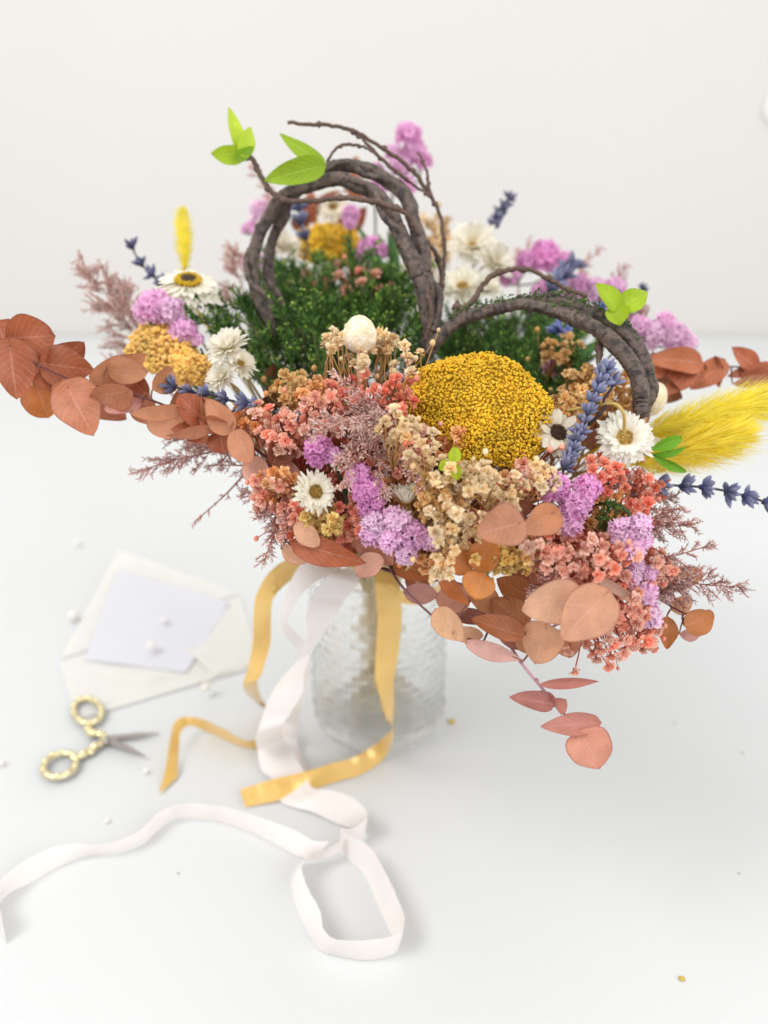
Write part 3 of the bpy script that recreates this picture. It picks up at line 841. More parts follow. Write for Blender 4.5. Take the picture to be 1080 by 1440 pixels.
# ================================================================= FLOWERS
yarrow(673, 573, 104, 84, math.radians(-52), (-.08, .5, .85), .385, 4300, 2.45, S(232, 186, 36), 'big mustard-yellow yarrow head in the middle of the bouquet', .43, True)
yarrow(462, 344, 44, 26, 0, (0, .35, .9), .60, 420, 4.2, S(226, 180, 50), 'small dull yellow yarrow seen through the tall arch', .6)
yarrow(228, 492, 50, 34, math.radians(-28), (-.2, .3, .9), .452, 520, 4.4, S(246, 200, 120), 'blurred peach-orange yarrow at the left edge', .6)
yarrow(272, 520, 26, 20, 0, (0, .2, .9), .442, 220, 4.2, S(240, 190, 112), 'small peach yarrow tucked beside the left white daisies', .6)

# egg and pod on picks
def egg(x, y, r, d, tall, tilt, label, cat='egg'):
    p = np.asarray(W(x, y, d)); k = d / F
    root, mbs, pts = add_stem(('egg_pick', label, cat, 'cream eggs on picks'), Vector(p), Vector(tilt), .0013, 'straw', S(222, 190, 160), .03)
    v = ICO4[0].copy(); z = v[:, 2]
    v[:, :2] *= (1 - .14 * z)[:, None]; v[:, 2] *= tall
    v *= 1 + rng.normal(0, .008, (len(v), 1))
    mb = MB(); mb.add(place(v, p, tilt, r * k), ICO4[1])
    part('egg', mb.mesh('egg', MAT['egg']), root); part('stem', mbs.mesh('stem', MAT['straw']), root)
egg(506, 470, 24, .384, 1.1, cam_vec(0, 1, .2), 'cream speckled egg on a stick beside the big yarrow')
egg(917, 561, 20, .455, 1.25, cam_vec(.5, .8, .1), 'blurred cream egg peeking out behind the low arch')

DG = 'white dried daisies in the bouquet'
dz = daisy(878, 616, 44, (-.06, .28, 1), .372, 'open', 'fully open white daisy in front of the yellow feather grass')
me = MB(); tube(me, spline([np.asarray(W(*q)) for q in ((795, 578, .385), (840, 570, .37), (864, 568, .362), (877, 582, .360), (878, 612, .368))], 8), .0008, 6, S(206, 178, 104)); part('stalk', me.mesh('stalk', MAT['straw']), dz)
daisy(265, 396, 46, (.12, .72, .72), .46, 'drooped', 'white daisy with a brown and yellow disc and drooping petals')
daisy(784, 609, 38, (.2, .35, .9), .372, 'dark', 'beige white daisy with a dark brown centre beside the yarrow')
daisy(443, 692, 33, (.45, .12, .9), .352, 'tan', 'white daisy with a tan centre turned right near the front')
daisy(572, 708, 32, (-.05, 1, .25), .352, 'closed', 'half closed spiky white daisy seen from the side')
daisy(322, 490, 37, (-.35, .62, .7), .412, 'white', 'upper white many-petalled daisy left of the green sprigs')
daisy(312, 531, 27, (-.35, .35, .85), .408, 'white', 'lower white daisy above the dark lavender stem')
daisy(338, 512, 27, (.5, .5, .7), .416, 'whitetan', 'small white daisy behind the pair of left daisies')
daisy(664, 346, 40, (-.1, .35, .9), .56, 'white', 'topmost blurred white daisy right of the tall arch')
daisy(694, 368, 34, (.4, .3, .8), .55, 'white', 'blurred white daisy leaning right behind the low arch')
daisy(650, 404, 38, (-.1, .55, .8), .54, 'whitetan', 'lowest of the blurred white daisies right of the tall arch')
daisy(684, 406, 27, (.4, .5, .7), .545, 'white', 'small blurred white daisy low beside the thin twig')
daisy(468, 292, 28, (0, .25, 1), .62, 'whitetan', 'white daisy with a yellow centre framed by the tall arch')
daisy(396, 348, 34, (.5, .6, .5), .585, 'white', 'white daisy behind the left limb of the tall arch')
daisy(577, 384, 22, (-.2, .5, .8), .58, 'white', 'small white daisy half hidden by the right limb of the tall arch')
daisy(500, 372, 20, (0, .7, .7), .60, 'white', 'tiny white daisy under the lilac statice inside the arch')

# ---- statice
statice([(447, 634, 24), (468, 640, 15)], .36, 'short bright lilac statice beside the pink feathery spray', (0, .3))
statice([(505, 668, 20), (516, 690, 25), (522, 712, 22)], .352, 'bright magenta-lilac statice in the front middle', (0, .25))
statice([(528, 738, 22), (556, 732, 24), (580, 752, 26), (548, 758, 22), (572, 778, 18), (604, 760, 16), (520, 752, 16)], .348, 'long pale lilac statice hanging at the front above the ribbons', (.4, 1))
statice([(780, 684, 23), (828, 686, 22), (806, 712, 26), (800, 738, 22), (820, 704, 18)], .352, 'bright lilac statice right of centre below the open daisy', (.1, .5))
statice([(876, 748, 24), (900, 740, 20), (890, 772, 22), (905, 760, 16)], .352, 'pale lilac statice with green stalk at the right front', (.4, .8))
statice([(886, 812, 17), (906, 838, 22), (916, 866, 19), (894, 798, 16), (912, 806, 14)], .358, 'lowest pale lilac statice at the right rim', (.6, 1))
statice([(216, 430, 27), (238, 436, 22), (258, 464, 22), (200, 440, 16), (276, 478, 13)], .445, 'soft lilac statice at the left rim', (.3, .8))
statice([(574, 190, 21), (583, 212, 18), (562, 232, 18), (596, 226, 14), (570, 264, 18), (552, 214, 13)], .585, 'tallest lilac statice rising behind the tall arch', (.2, .7))
statice([(530, 242, 15), (527, 268, 17)], .60, 'lilac statice right behind the top of the tall arch', (.1, .6))
statice([(521, 350, 22), (512, 358, 16), (536, 352, 14)], .57, 'lilac statice inside the tall arch', (.0, .4))
statice([(493, 300, 15), (492, 312, 12)], .575, 'single lilac statice tuft hanging inside the tall arch', (.1, .5))
statice([(368, 296, 20), (352, 322, 14), (366, 372, 16), (350, 368, 14)], .60, 'faded lilac statice left of the tall arch', (.5, 1))
statice([(768, 360, 26), (742, 366, 18), (715, 388, 17), (790, 366, 16)], .58, 'lilac statice at the back right behind the low arch', (.0, .5))
statice([(808, 404, 24), (836, 408, 22), (866, 404, 18), (764, 410, 20), (846, 432, 16)], .55, 'lilac statice behind the crest of the low arch', (.2, .7))
statice([(918, 470, 22), (946, 470, 24), (968, 482, 16), (936, 452, 16), (902, 460, 18)], .50, 'pale lilac statice at the far right above the brown leaves', (.4, .9))
statice([(778, 520, 18), (790, 528, 14)], .46, 'dim lilac statice under the low arch', (0, .3))

# ---- lavender
LC = (S(66, 70, 106), S(122, 126, 164)); LD = (S(52, 54, 82), S(84, 88, 126))
lavender([(852, 520), (842, 545), (826, 580), (812, 615), (800, 645), (792, 662)], .366, [.01, .08, .16, .24, .32, .4, .48, .56, .64, .72, .8, .88, .95], 15, 'thick lavender spike beside the open white daisy', LC, 13)
lavender([(852, 520), (862, 540), (850, 560)], .372, [.1, .5], 18, 'loose pale lavender tip above the thick spike', LC, 6)
lavender([(1110, 722), (1075, 706), (1046, 697), (1018, 690), (985, 685), (953, 683), (914, 681), (868, 684)], .40, [.14, .275, .41, .56, .69, .82, .97], 17, 'lavender stem stretching out to the right edge', (S(56, 62, 98), S(92, 100, 140)), 13, True)
lavender([(236, 540), (268, 551), (294, 554), (324, 563), (356, 570), (396, 582), (425, 592), (450, 604)], .392, [.04, .15, .27, .40, .53, .60, .74, .87], 15, 'dark lavender stem lying over the left brown leaves', LD, 9)
lavender([(184, 344), (196, 368), (214, 386), (232, 402), (250, 430)], .50, [.04, .3, .52, .7], 13, 'lavender tip rising at the left rim', LD, 8)
lavender([(716, 280), (706, 298), (692, 322), (680, 345)], .56, [.0, .2, .34, .5, .62], 12, 'lone lavender tip rising at the back right', LD, 7)
lavender([(804, 374), (792, 386), (778, 402), (768, 414)], .53, [.0, .2, .4, .6, .8], 17, 'lavender behind the low arch beside lilac statice', LC, 9)
lavender([(420, 292), (424, 320), (432, 346), (424, 380), (420, 420)], .56, [.02, .2, .4], 16, 'dark lavender standing inside the tall arch', LD, 8)
lavender([(786, 462), (796, 474), (800, 490)], .47, [.1, .5], 16, 'blue lavender tuft under the low arch', (S(62, 82, 160), S(96, 116, 190)), 8)
lavender([(846, 430), (852, 446), (856, 460)], .47, [.1, .6], 12, 'lavender tuft behind the lime leaf trio', (S(62, 82, 150), S(96, 116, 180)), 7)
lavender([(905, 404), (895, 420), (885, 440)], .54, [.1, .5], 10, 'small lavender tip far right behind the lime leaves', LD, 7)

# ---- yellow feather grass
feather((905, 610), (1125, 548), 78, .43, 'upper yellow feather grass plume reaching the right edge', -.01, 3000)
feather((895, 652), (1050, 606), 84, .425, 'lower yellow feather grass plume behind the open daisy', -.01, 2600, col=S(255, 230, 60))
feather((260, 376), (256, 292), 32, .50, 'small yellow feather grass tip behind the drooping daisy', .02, 900)

# ---- baby's breath
GC, GW, GT = 'coral baby\'s breath in the bouquet', 'cream baby\'s breath in the bouquet', 'tan baby\'s breath in the bouquet'
for x, y, r, n, tint, d, lab in (
    (505, 556, 40, 13, 'red', .385, 'red-orange baby\'s breath below the speckled egg'),
    (452, 580, 40, 16, 'coral', .372, 'coral baby\'s breath left of the egg stick'),
    (556, 560, 34, 13, 'red', .376, 'red-orange baby\'s breath at the left edge of the yarrow'),
    (575, 640, 40, 16, 'coral', .372, 'coral baby\'s breath deep under the yarrow\'s left side'),
    (410, 610, 36, 14, 'coral', .382, 'coral baby\'s breath behind the dark lavender stem'),
    (372, 600, 34, 14, 'coral', .392, 'coral baby\'s breath above the brown leaves at left'),
    (490, 640, 42, 13, 'red', .388, 'red baby\'s breath behind the pink feathery spray'),
    (378, 690, 30, 14, 'coral', .385, 'coral baby\'s breath at the left rim near the tan daisy'),
    (410, 730, 30, 14, 'coral', .378, 'coral baby\'s breath above the front left leaves'),
    (500, 735, 34, 14, 'red', .376, 'red baby\'s breath above the ribbon knot'),
    (760, 775, 36, 18, 'coral', .356, 'coral baby\'s breath left of the large tan leaf'),
    (812, 782, 36, 19, 'coral', .356, 'coral baby\'s breath above the large heart leaf'),
    (858, 786, 38, 20, 'coral', .352, 'bright coral baby\'s breath beside pale lilac statice'),
    (842, 824, 32, 14, 'coral', .374, 'coral baby\'s breath behind the grey leaf blade'),
    (890, 852, 32, 18, 'coral', .362, 'coral baby\'s breath right of the heart leaf'),
    (850, 896, 38, 18, 'coral', .372, 'coral baby\'s breath under the heart leaf'),
    (900, 890, 30, 14, 'coral', .366, 'coral baby\'s breath lowest at the right rim'),
    (925, 800, 28, 14, 'coral', .374, 'coral baby\'s breath at the far right rim'),
    (905, 695, 36, 16, 'red', .392, 'dim red baby\'s breath under the right lavender'),
    (850, 665, 30, 12, 'red', .376, 'red baby\'s breath under the open daisy'),
    (745, 672, 32, 13, 'coral', .37, 'coral baby\'s breath under the yarrow\'s right side'),
    (690, 742, 40, 14, 'red', .385, 'red baby\'s breath behind the paired heart leaves'),
    (500, 400, 36, 7, 'coral', .53, 'blurred coral baby\'s breath inside the tall arch'),
    (430, 405, 34, 6, 'coral', .54, 'blurred coral baby\'s breath low left inside the arch'),
    (530, 412, 30, 7, 'coral', .53, 'blurred coral baby\'s breath inside the arch at right'),
    ):
    spray(x, y, r, n, tint, d, lab, GC)
spray(0, 0, 0, 0, 'coral', .362, 'x', GC) if False else None
for x, y, r, n, tint, d, lab in (
    (472, 480, 17, 8, 'cream', .402, 'cream baby\'s breath left of the speckled egg'),
    (542, 482, 17, 8, 'cream', .396, 'cream baby\'s breath right of the speckled egg'),
    (506, 504, 18, 5, 'cream', .390, 'cream baby\'s breath just under the speckled egg'),
    (566, 505, 32, 7, 'cream', .380, 'sparse cream baby\'s breath between the egg and yarrow'),
    (560, 600, 30, 8, 'cream', .352, 'cream baby\'s breath left of the lime leaf bud'),
    (596, 640, 34, 10, 'cream', .350, 'cream baby\'s breath below left of the yarrow'),
    (632, 692, 38, 13, 'cream', .345, 'cream baby\'s breath under the lime leaf bud'),
    (668, 674, 30, 12, 'cream', .346, 'cream baby\'s breath under the yarrow'),
    (645, 738, 38, 15, 'cream', .346, 'cream baby\'s breath left of the paired heart leaves'),
    (628, 785, 30, 12, 'cream', .350, 'cream baby\'s breath above the rusty leaf'),
    (712, 690, 32, 12, 'cream', .352, 'cream baby\'s breath right under the yarrow'),
    (762, 668, 22, 8, 'cream', .354, 'cream baby\'s breath below the dark-centred daisy'),
    (610, 335, 34, 18, 'cream', .60, 'blurred cream baby\'s breath right of the tall arch'),
    ):
    spray(x, y, r, n, tint, d, lab, GW, (9, 13))
for x, y, r, n, tint, d, lab in (
    (408, 545, 26, 10, 'tan', .415, 'tan baby\'s breath between daisies and green sprigs'),
    (440, 556, 24, 9, 'orange', .395, 'orange-tan baby\'s breath left of the egg stick'),
    (350, 590, 28, 12, 'orange', .41, 'orange-tan baby\'s breath above the left leaf branch'),
    (826, 545, 36, 18, 'tan', .425, 'tan baby\'s breath under the low arch'),
    (866, 556, 30, 16, 'tan', .425, 'tan baby\'s breath beside the low arch\'s right foot'),
    (800, 580, 30, 14, 'tan', .41, 'tan baby\'s breath behind the dark-centred daisy'),
    (790, 500, 30, 12, 'tan', .455, 'dim tan baby\'s breath under the arch crest'),
    (612, 700, 36, 18, 'tan', .36, 'tan baby\'s breath behind the front cream sprays'),
    (690, 780, 36, 18, 'olive', .362, 'olive-gold baby\'s breath behind the orange leaves'),
    (735, 775, 32, 16, 'olive', .364, 'olive-gold baby\'s breath beside the coral sprays'),
    (392, 680, 26, 12, 'orange', .375, 'orange baby\'s breath left of the tan daisy'),
    (450, 735, 30, 14, 'olive', .372, 'olive-gold baby\'s breath under the tan daisy'),
    (640, 625, 36, 12, 'orange', .385, 'orange baby\'s breath hidden beneath the yarrow'),
    (720, 640, 36, 12, 'orange', .40, 'orange baby\'s breath below the yarrow\'s shaded side'),
    (600, 780, 36, 16, 'orange', .372, 'orange baby\'s breath above the ribbon at right'),
    (540, 690, 36, 14, 'orange', .38, 'orange baby\'s breath behind the spiky daisy'),
    (700, 700, 40, 14, 'orange', .385, 'orange baby\'s breath deep behind the cream sprays'),
    (850, 720, 40, 16, 'orange', .39, 'orange baby\'s breath deep behind the lilac statice'),
    ):
    spray(x, y, r, n, tint, d, lab, GT, (9, 13))
spray(855, 930, 40, 0, 'coral', .366, 'dangling coral baby\'s breath hanging below the rim', GC, spots=[(808, 943), (855, 936), (876, 918), (838, 925), (800, 915), (915, 905), (890, 905), (825, 905)], nb=0)

# ---- pink feathery sprays
PK, PD = S(240, 180, 168), S(186, 110, 98)
for b, t, w, d, nb, col, lab in (
    ((555, 585), (440, 612), 70, .362, 18, S(246, 196, 182), 'pale pink feathery spray spreading below the egg'),
    ((545, 575), (470, 525), 46, .366, 14, PK, 'pink feathery spray pointing up left under the egg'),
    ((520, 600), (480, 690), 50, .360, 16, S(246, 196, 182), 'pink feathery spray hanging over the lilac statice'),
    ((530, 625), (545, 695), 40, .362, 13, PK, 'pink feathery spray beside the spiky white daisy'),
    ((580, 570), (572, 505), 26, .39, 8, PK, 'thin pink feathery spray at the yarrow\'s left edge'),
    ((210, 500), (118, 376), 96, .50, 22, S(248, 200, 188), 'wide pink feathery spray at the left rim above the leaves'),
    ((200, 470), (168, 398), 80, .51, 17, S(248, 204, 194), 'pink feathery spray behind the left lilac statice'),
    ((215, 520), (150, 505), 54, .48, 12, S(238, 184, 174), 'short pink feathery spray above the left leaf branch'),
    ((330, 630), (190, 664), 66, .42, 15, S(224, 158, 150), 'dusky pink feathery spray below the left leaf branch'),
    ((345, 620), (235, 622), 54, .43, 13, S(216, 148, 140), 'dusky pink feathery spray behind the left leaf branch'),
    ((380, 660), (290, 655), 40, .42, 10, S(222, 156, 146), 'short dusky pink feathery spray under the left leaves'),
    ((400, 690), (372, 790), 56, .39, 15, S(240, 178, 168), 'pink feathery spray drooping beside the gold ribbon'),
    ((395, 690), (365, 730), 46, .392, 12, S(240, 178, 168), 'pink feathery spray at the left rim by the tan daisy'),
    ((440, 700), (395, 760), 40, .372, 10, S(226, 150, 136), 'pink feathery spray behind the tan-centred daisy'),
    ((900, 730), (978, 738), 60, .405, 14, S(200, 128, 116), 'brownish pink feathery spray under the right lavender'),
    ((880, 700), (950, 700), 50, .42, 12, S(204, 128, 114), 'brownish pink feathery spray behind the right statice'),
    ((905, 800), (1046, 826), 66, .385, 17, S(216, 156, 150), 'long dusky pink feathery spray pointing right'),
    ((900, 790), (1006, 764), 40, .39, 13, S(208, 144, 134), 'thin dusky pink feathery spray pointing up right'),
    ((905, 820), (960, 850), 40, .388, 10, S(192, 120, 108), 'short dusky pink feathery spray above the right leaves'),
    ((800, 400), (848, 346), 34, .58, 9, S(206, 120, 100), 'small pink feathery tip at the back right'),
    ((860, 420), (880, 374), 40, .57, 9, S(206, 130, 124), 'blurred pink feathery tip behind the lime leaves'),
    ((730, 390), (745, 342), 40, .60, 9, S(224, 150, 140), 'blurred pink feathery tip behind the back statice'),
    ((910, 450), (880, 420), 46, .53, 10, S(196, 112, 104), 'dull pink feathery spray right of the lime leaves'),
    ((340, 400), (326, 346), 56, .56, 12, S(228, 170, 160), 'blurred pink feathery spray left of the tall arch'),
    ((390, 290), (352, 232), 34, .58, 9, S(222, 150, 136), 'blurred pink feathery tip under the upper lime leaves'),
    ((350, 660), (272, 735), 12, .43, 5, S(226, 170, 150), 'thin drooping pink feathery tip below the left leaves'),
    ((330, 430), (312, 400), 40, .54, 8, S(224, 160, 150), 'pink feathery tuft right of the drooping daisy'),
    ((545, 590), (500, 560), 40, .364, 11, S(246, 196, 182), 'pale pink feathery spray in front of the red-orange sprays'),
    ((545, 610), (470, 650), 44, .362, 13, S(244, 190, 176), 'pale pink feathery spray above the magenta-lilac statice, near the egg stick'),
    ((560, 625), (590, 690), 36, .362, 10, PK, 'pink feathery spray between the spiky white daisy and cream sprays'),
    ((400, 640), (430, 590), 40, .385, 11, PK, 'pink feathery spray rising behind the dark lavender stem'),
    ((890, 740), (960, 712), 44, .392, 12, S(206, 140, 128), 'dusty pink feathery spray above the long right one'),
    ((890, 840), (985, 800), 50, .384, 14, S(214, 150, 142), 'dusty pink feathery spray over the right orange leaves'),
    ((850, 700), (905, 660), 44, .39, 11, S(220, 140, 124), 'pink feathery spray between the daisy and right lavender'),
    ((790, 800), (745, 830), 36, .36, 10, S(226, 150, 136), 'small pink feathery spray beside the large tan leaf'),
    ((400, 700), (340, 690), 44, .40, 12, S(222, 156, 146), 'soft pink feathery spray at the left rim under the round leaves'),
    ):
    plume(b, t, w, d, lab, nb, col, -.022 if 'egg' in lab or 'statice' in lab and d < .4 or 'spiky' in lab else U(-.01, .01))

# ---- green needle sprigs
def fan(n, bx, by, tx0, tx1, ty0, ty1, d0, d1, lab):
    for i in range(n):
        s = (i + U(0, 1)) / n
        tx = tx0 + (tx1 - tx0) * s; ty = U(ty0, ty1)
        sprig((bx + (tx - bx) * U(.2, .45), by + U(-25, 25)), (tx, ty), U(d0, d1), lab, U(.0, .03))
LA = 'green needle sprig with yellow-green buds inside the tall arch'
LB = 'dark green needle sprig behind the egg and yarrow'
LC_ = 'dark green needle sprig under the low mossy arch'
LD_ = 'long green needle sprig right of the white left daisies'
fan(26, 460, 500, 350, 600, 372, 425, .49, .56, LA)
fan(24, 460, 520, 350, 590, 400, 450, .46, .50, LA)
fan(12, 470, 490, 400, 590, 358, 392, .50, .56, LA)
fan(12, 480, 540, 400, 590, 430, 480, .43, .46, LB)
fan(16, 500, 590, 380, 640, 480, 530, .46, .50, LB)
fan(12, 740, 600, 640, 840, 500, 545, .47, .50, LC_)
fan(7, 590, 540, 560, 630, 440, 490, .44, .49, LB)
fan(10, 400, 520, 290, 400, 410, 460, .45, .50, LD_)
fan(18, 400, 560, 310, 420, 440, 520, .43, .47, LD_)
fan(22, 720, 520, 600, 830, 425, 470, .49, .56, LC_)
fan(20, 730, 560, 610, 830, 455, 510, .45, .49, LC_)
fan(30, 700, 550, 600, 810, 436, 490, .49, .55, LC_)
fan(8, 770, 590, 740, 820, 500, 540, .42, .45, LC_)
for b, t, d in (((330, 470), (262, 438), .45), ((350, 480), (268, 450), .45), ((370, 470), (282, 420), .46)):
    sprig(b, t, d, 'green needle sprig reaching left under the drooping daisy')
for b, t, d in (((835, 765), (858, 708), .358), ((845, 770), (872, 716), .36), ((852, 765), (846, 712), .362), ((858, 775), (880, 728), .36)):
    sprig(b, t, d, 'short dark green sprig between the two right lilac statice')
# strap leaves behind the arch
st = thing('green_leaf_blade', 'dark green strap leaves standing inside the tall arch', 'greenery', W(562, 440, .56))
for b, t, w, k in (((560, 440), (545, 320), 14, 0), ((565, 445), (500, 312), 16, 1), ((556, 440), (552, 300), 12, 0)):
    leaf_part(st, b, t, w, .56, jit(S(48, 96, 52), .1), 'narrow', .3, .01, .1, .2, 'lime')
st = thing('green_leaf_blade', 'green strap leaf under the low arch near the tan sprays', 'greenery', W(795, 520, .44))
for b, t, w in (((795, 515), (845, 478), 16), ((790, 520), (838, 490), 12)):
    leaf_part(st, b, t, w, .445, jit(S(56, 112, 60), .1), 'narrow', .3, .01, .1, .2, 'lime')
# ================================================================= EUCALYPTUS
EG = 'preserved brown eucalyptus branches'
RU, TA, PI, MA, OR, DK, PE = S(166, 88, 52), S(198, 138, 100), S(224, 172, 150), S(194, 138, 128), S(192, 114, 54), S(124, 70, 48), S(222, 170, 134)
CP = S(182, 114, 80)
def branch(label, stem, d, leaves, sc=S(104, 62, 66), r=2.2):
    Q = [W(x, y, dep(x, y, q)) for x, y, q in stem]
    nrm = (Q[-1] - Q[0]).normalized()
    root, mb, pts = add_stem(('eucalyptus_branch', label, 'eucalyptus', EG), Q[0], nrm, .0011, 'straw', sc, .015)
    cv = spline([np.asarray(q) for q in Q], 8); tube(mb, cv, (r / F * .4, r / F * .2), 6, sc)
    for (b, t, w, tint, shape, roll, cup, *rest) in leaves:
        dd = rest[0] if rest else d
        o, B = leaf_part(root, b, t, w, dd, jit(tint, .07), shape, roll, None, None, cup)
        B = np.asarray(B); k = np.argmin(np.linalg.norm(cv - B, axis=1))
        if np.linalg.norm(cv[k] - B) < .03: tube(mb, spline([cv[k], (cv[k] + B) / 2 + rng.normal(0, .0006, 3), B], 3), (.0006, .0004), 4, mixc(sc, tint, .4))
    part('stem', mb.mesh('stem', MAT['straw']), root)
    return root
branch('long brown eucalyptus branch reaching the left edge', [(400, 662, .40), (330, 612, .393), (280, 590, .392), (190, 555, .395), (100, 534, .40), (15, 490, .405), (-40, 440, .41)], .395, [
    ((8, 476), (78, 472), 62, RU, 'round', .2, .08, .403), ((14, 486), (24, 562), 62, RU, 'heart', -.2, .08, .398), ((54, 510), (132, 520), 60, RU, 'ovate', .2, .06, .404),
    ((50, 538), (68, 588), 46, OR, 'round', .2, .1, .408), ((95, 545), (132, 613), 66, CP, 'heart', .1, .05, .396), ((128, 542), (206, 498), 44, TA, 'ovate', .4, .1, .402),
    ((178, 551), (126, 558), 42, CP, 'heart', -.5, .15, .39), ((150, 520), (208, 522), 40, TA, 'round', .3, .1, .398), ((214, 548), (244, 520), 34, TA, 'round', .5, .3, .39),
    ((200, 566), (146, 576), 24, MA, 'round', .4, .1, .40), ((258, 574), (182, 582), 24, TA, 'ovate', -.6, .2, .387), ((236, 576), (236, 618), 52, TA, 'round', .3, .1, .393),
    ((284, 596), (283, 545), 14, TA, 'narrow', .9, .3, .386), ((296, 600), (250, 556), 42, RU, 'round', .2, .1, .395), ((326, 611), (290, 560), 38, TA, 'ovate', .1, .1, .388),
    ((302, 598), (234, 613), 18, CP, 'narrow', -.7, .2, .386), ((292, 602), (240, 604), 26, RU, 'ovate', .2, .1, .396), ((330, 604), (352, 652), 36, TA, 'round', .2, .08, .385),
    ((346, 645), (378, 684), 38, PI, 'round', .2, .08, .388), ((382, 656), (408, 600), 38, DK, 'ovate', .3, .15, .372), ((405, 650), (424, 690), 24, MA, 'round', .4, .1, .378),
    ((-5, 450), (20, 520), 60, RU, 'round', .1, .1, .41), ((70, 520), (118, 480), 46, RU, 'ovate', .5, .2, .408), ((40, 500), (96, 548), 52, RU, 'round', -.3, .1, .41),
    ((110, 540), (86, 584), 40, OR, 'ovate', .5, .2, .41), ((130, 548), (178, 590), 44, CP, 'ovate', .4, .2, .404), ((165, 548), (205, 574), 36, RU, 'ovate', .5, .2, .404),
    ((196, 556), (224, 598), 38, CP, 'ovate', .5, .2, .402), ((210, 560), (176, 516), 38, RU, 'ovate', -.5, .2, .405), ((240, 572), (266, 536), 30, TA, 'ovate', .6, .3, .40),
    ((262, 580), (290, 622), 40, RU, 'round', .4, .2, .40), ((280, 590), (322, 596), 26, CP, 'ovate', .6, .3, .385), ((310, 606), (316, 640), 34, RU, 'ovate', .5, .2, .395), ((322, 612), (352, 590), 30, TA, 'ovate', .5, .2, .39)])
branch('front eucalyptus branch with a dark rusty leaf above the white ribbons', [(540, 800, .40), (480, 790, .385), (420, 772, .372), (395, 755, .37)], .37, [
    ((408, 762), (515, 792), 40, S(168, 84, 44), 'ovate', .1, .12, .362), ((416, 734), (449, 768), 30, PE, 'round', .2, .05, .358), ((503, 738), (553, 795), 50, S(206, 144, 118), 'ovate', .3, .1, .366),
    ((540, 784), (500, 808), 34, PI, 'round', .1, .1, .364), ((395, 772), (445, 785), 26, PE, 'ovate', .6, .1, .375), ((470, 740), (520, 770), 40, RU, 'ovate', .3, .1, .382)])
branch('front eucalyptus branch with orange leaves beside the gold ribbon', [(560, 760, .42), (600, 790, .40), (640, 800, .365), (672, 802, .352), (690, 800, .35)], .36, [
    ((552, 792), (620, 812), 36, OR, 'ovate', .2, .1, .372), ((618, 798), (660, 852), 24, S(178, 96, 36), 'narrow', .5, .2, .352), ((668, 802), (694, 757), 44, S(192, 116, 44), 'round', .1, .05, .346),
    ((664, 801), (628, 778), 36, S(196, 118, 48), 'round', .1, .05, .348), ((680, 806), (668, 842), 48, S(200, 124, 50), 'round', -.1, .05, .344), ((600, 790), (570, 776), 30, RU, 'round', .2, .1, .378)], S(180, 140, 140))
branch('eucalyptus branch with pale pink leaves crossing the vase rim', [(545, 790, .40), (560, 818, .375), (590, 850, .37), (640, 890, .366), (700, 912, .362), (735, 930, .36)], .37, [
    ((568, 834), (616, 836), 30, MA, 'round', .2, .1, .375), ((662, 845), (612, 842), 42, S(196, 140, 120), 'round', .1, .05, .372), ((612, 856), (652, 902), 40, PE, 'ovate', .2, .05, .362),
    ((637, 890), (680, 894), 24, PE, 'round', .2, .05, .360), ((652, 902), (735, 928), 26, S(204, 160, 150), 'narrow', .2, .1, .364), ((745, 912), (702, 896), 22, MA, 'round', .3, .1, .366),
    ((690, 870), (622, 862), 24, S(150, 98, 92), 'narrow', .5, .1, .385)], S(150, 110, 112))
branch('eucalyptus branch with large tan heart leaves at the lower right', [(760, 800, .40), (800, 860, .37), (780, 880, .36), (740, 888, .358)], .356, [
    ((745, 838), (698, 814), 40, S(180, 112, 64), 'ovate', .3, .1, .372), ((700, 856), (652, 828), 36, TA, 'ovate', .4, .1, .374), ((812, 846), (733, 858), 66, S(212, 164, 134), 'heart', .1, .04, .338), ((848, 838), (790, 900), 74, S(204, 150, 118), 'heart', .05, .03, .326), ((744, 880), (690, 842), 48, S(180, 116, 74), 'ovate', .3, .1, .366),
    ((738, 894), (662, 870), 36, S(176, 106, 66), 'ovate', .3, .12, .352), ((768, 884), (752, 934), 62, S(206, 152, 118), 'heart', .1, .06, .352), ((790, 884), (800, 925), 44, TA, 'ovate', .4, .06, .36),
    ((834, 808), (906, 850), 15, S(196, 158, 140), 'narrow', .5, .2, .334), ((726, 900), (760, 912), 30, TA, 'round', .3, .1, .362)], S(170, 128, 132))
branch('pair of brown heart-shaped eucalyptus leaves under the yarrow', [(745, 700, .39), (732, 730, .355), (728, 737, .346)], .345, [
    ((730, 736), (670, 752), 62, S(176, 116, 84), 'heart', .1, .04, .325), ((780, 720), (735, 748), 46, S(192, 130, 88), 'heart', -.1, .04, .336), ((738, 728), (722, 704), 34, DK, 'round', .2, .1, .352)], S(150, 100, 104))
branch('drooping eucalyptus tail hanging below the lower right leaves', [(690, 860, .39), (728, 925, .364), (760, 965, .362), (790, 1000, .362), (812, 1022, .362), (826, 1036, .362)], .36, [
    ((758, 963), (843, 958), 16, S(176, 112, 100), 'narrow', .3, .2, .356), ((780, 991), (716, 980), 28, S(172, 112, 104), 'ovate', .2, .1, .36), ((782, 992), (750, 976), 22, S(186, 122, 108), 'round', .3, .2, .363),
    ((778, 990), (796, 984), 26, S(186, 122, 108), 'round', .4, .1, .362), ((846, 1016), (759, 1022), 32, S(190, 128, 114), 'ovate', .1, .05, .358), ((818, 1034), (844, 1082), 66, S(206, 142, 120), 'heart', .1, .03, .355)], S(190, 150, 160), 2.6)
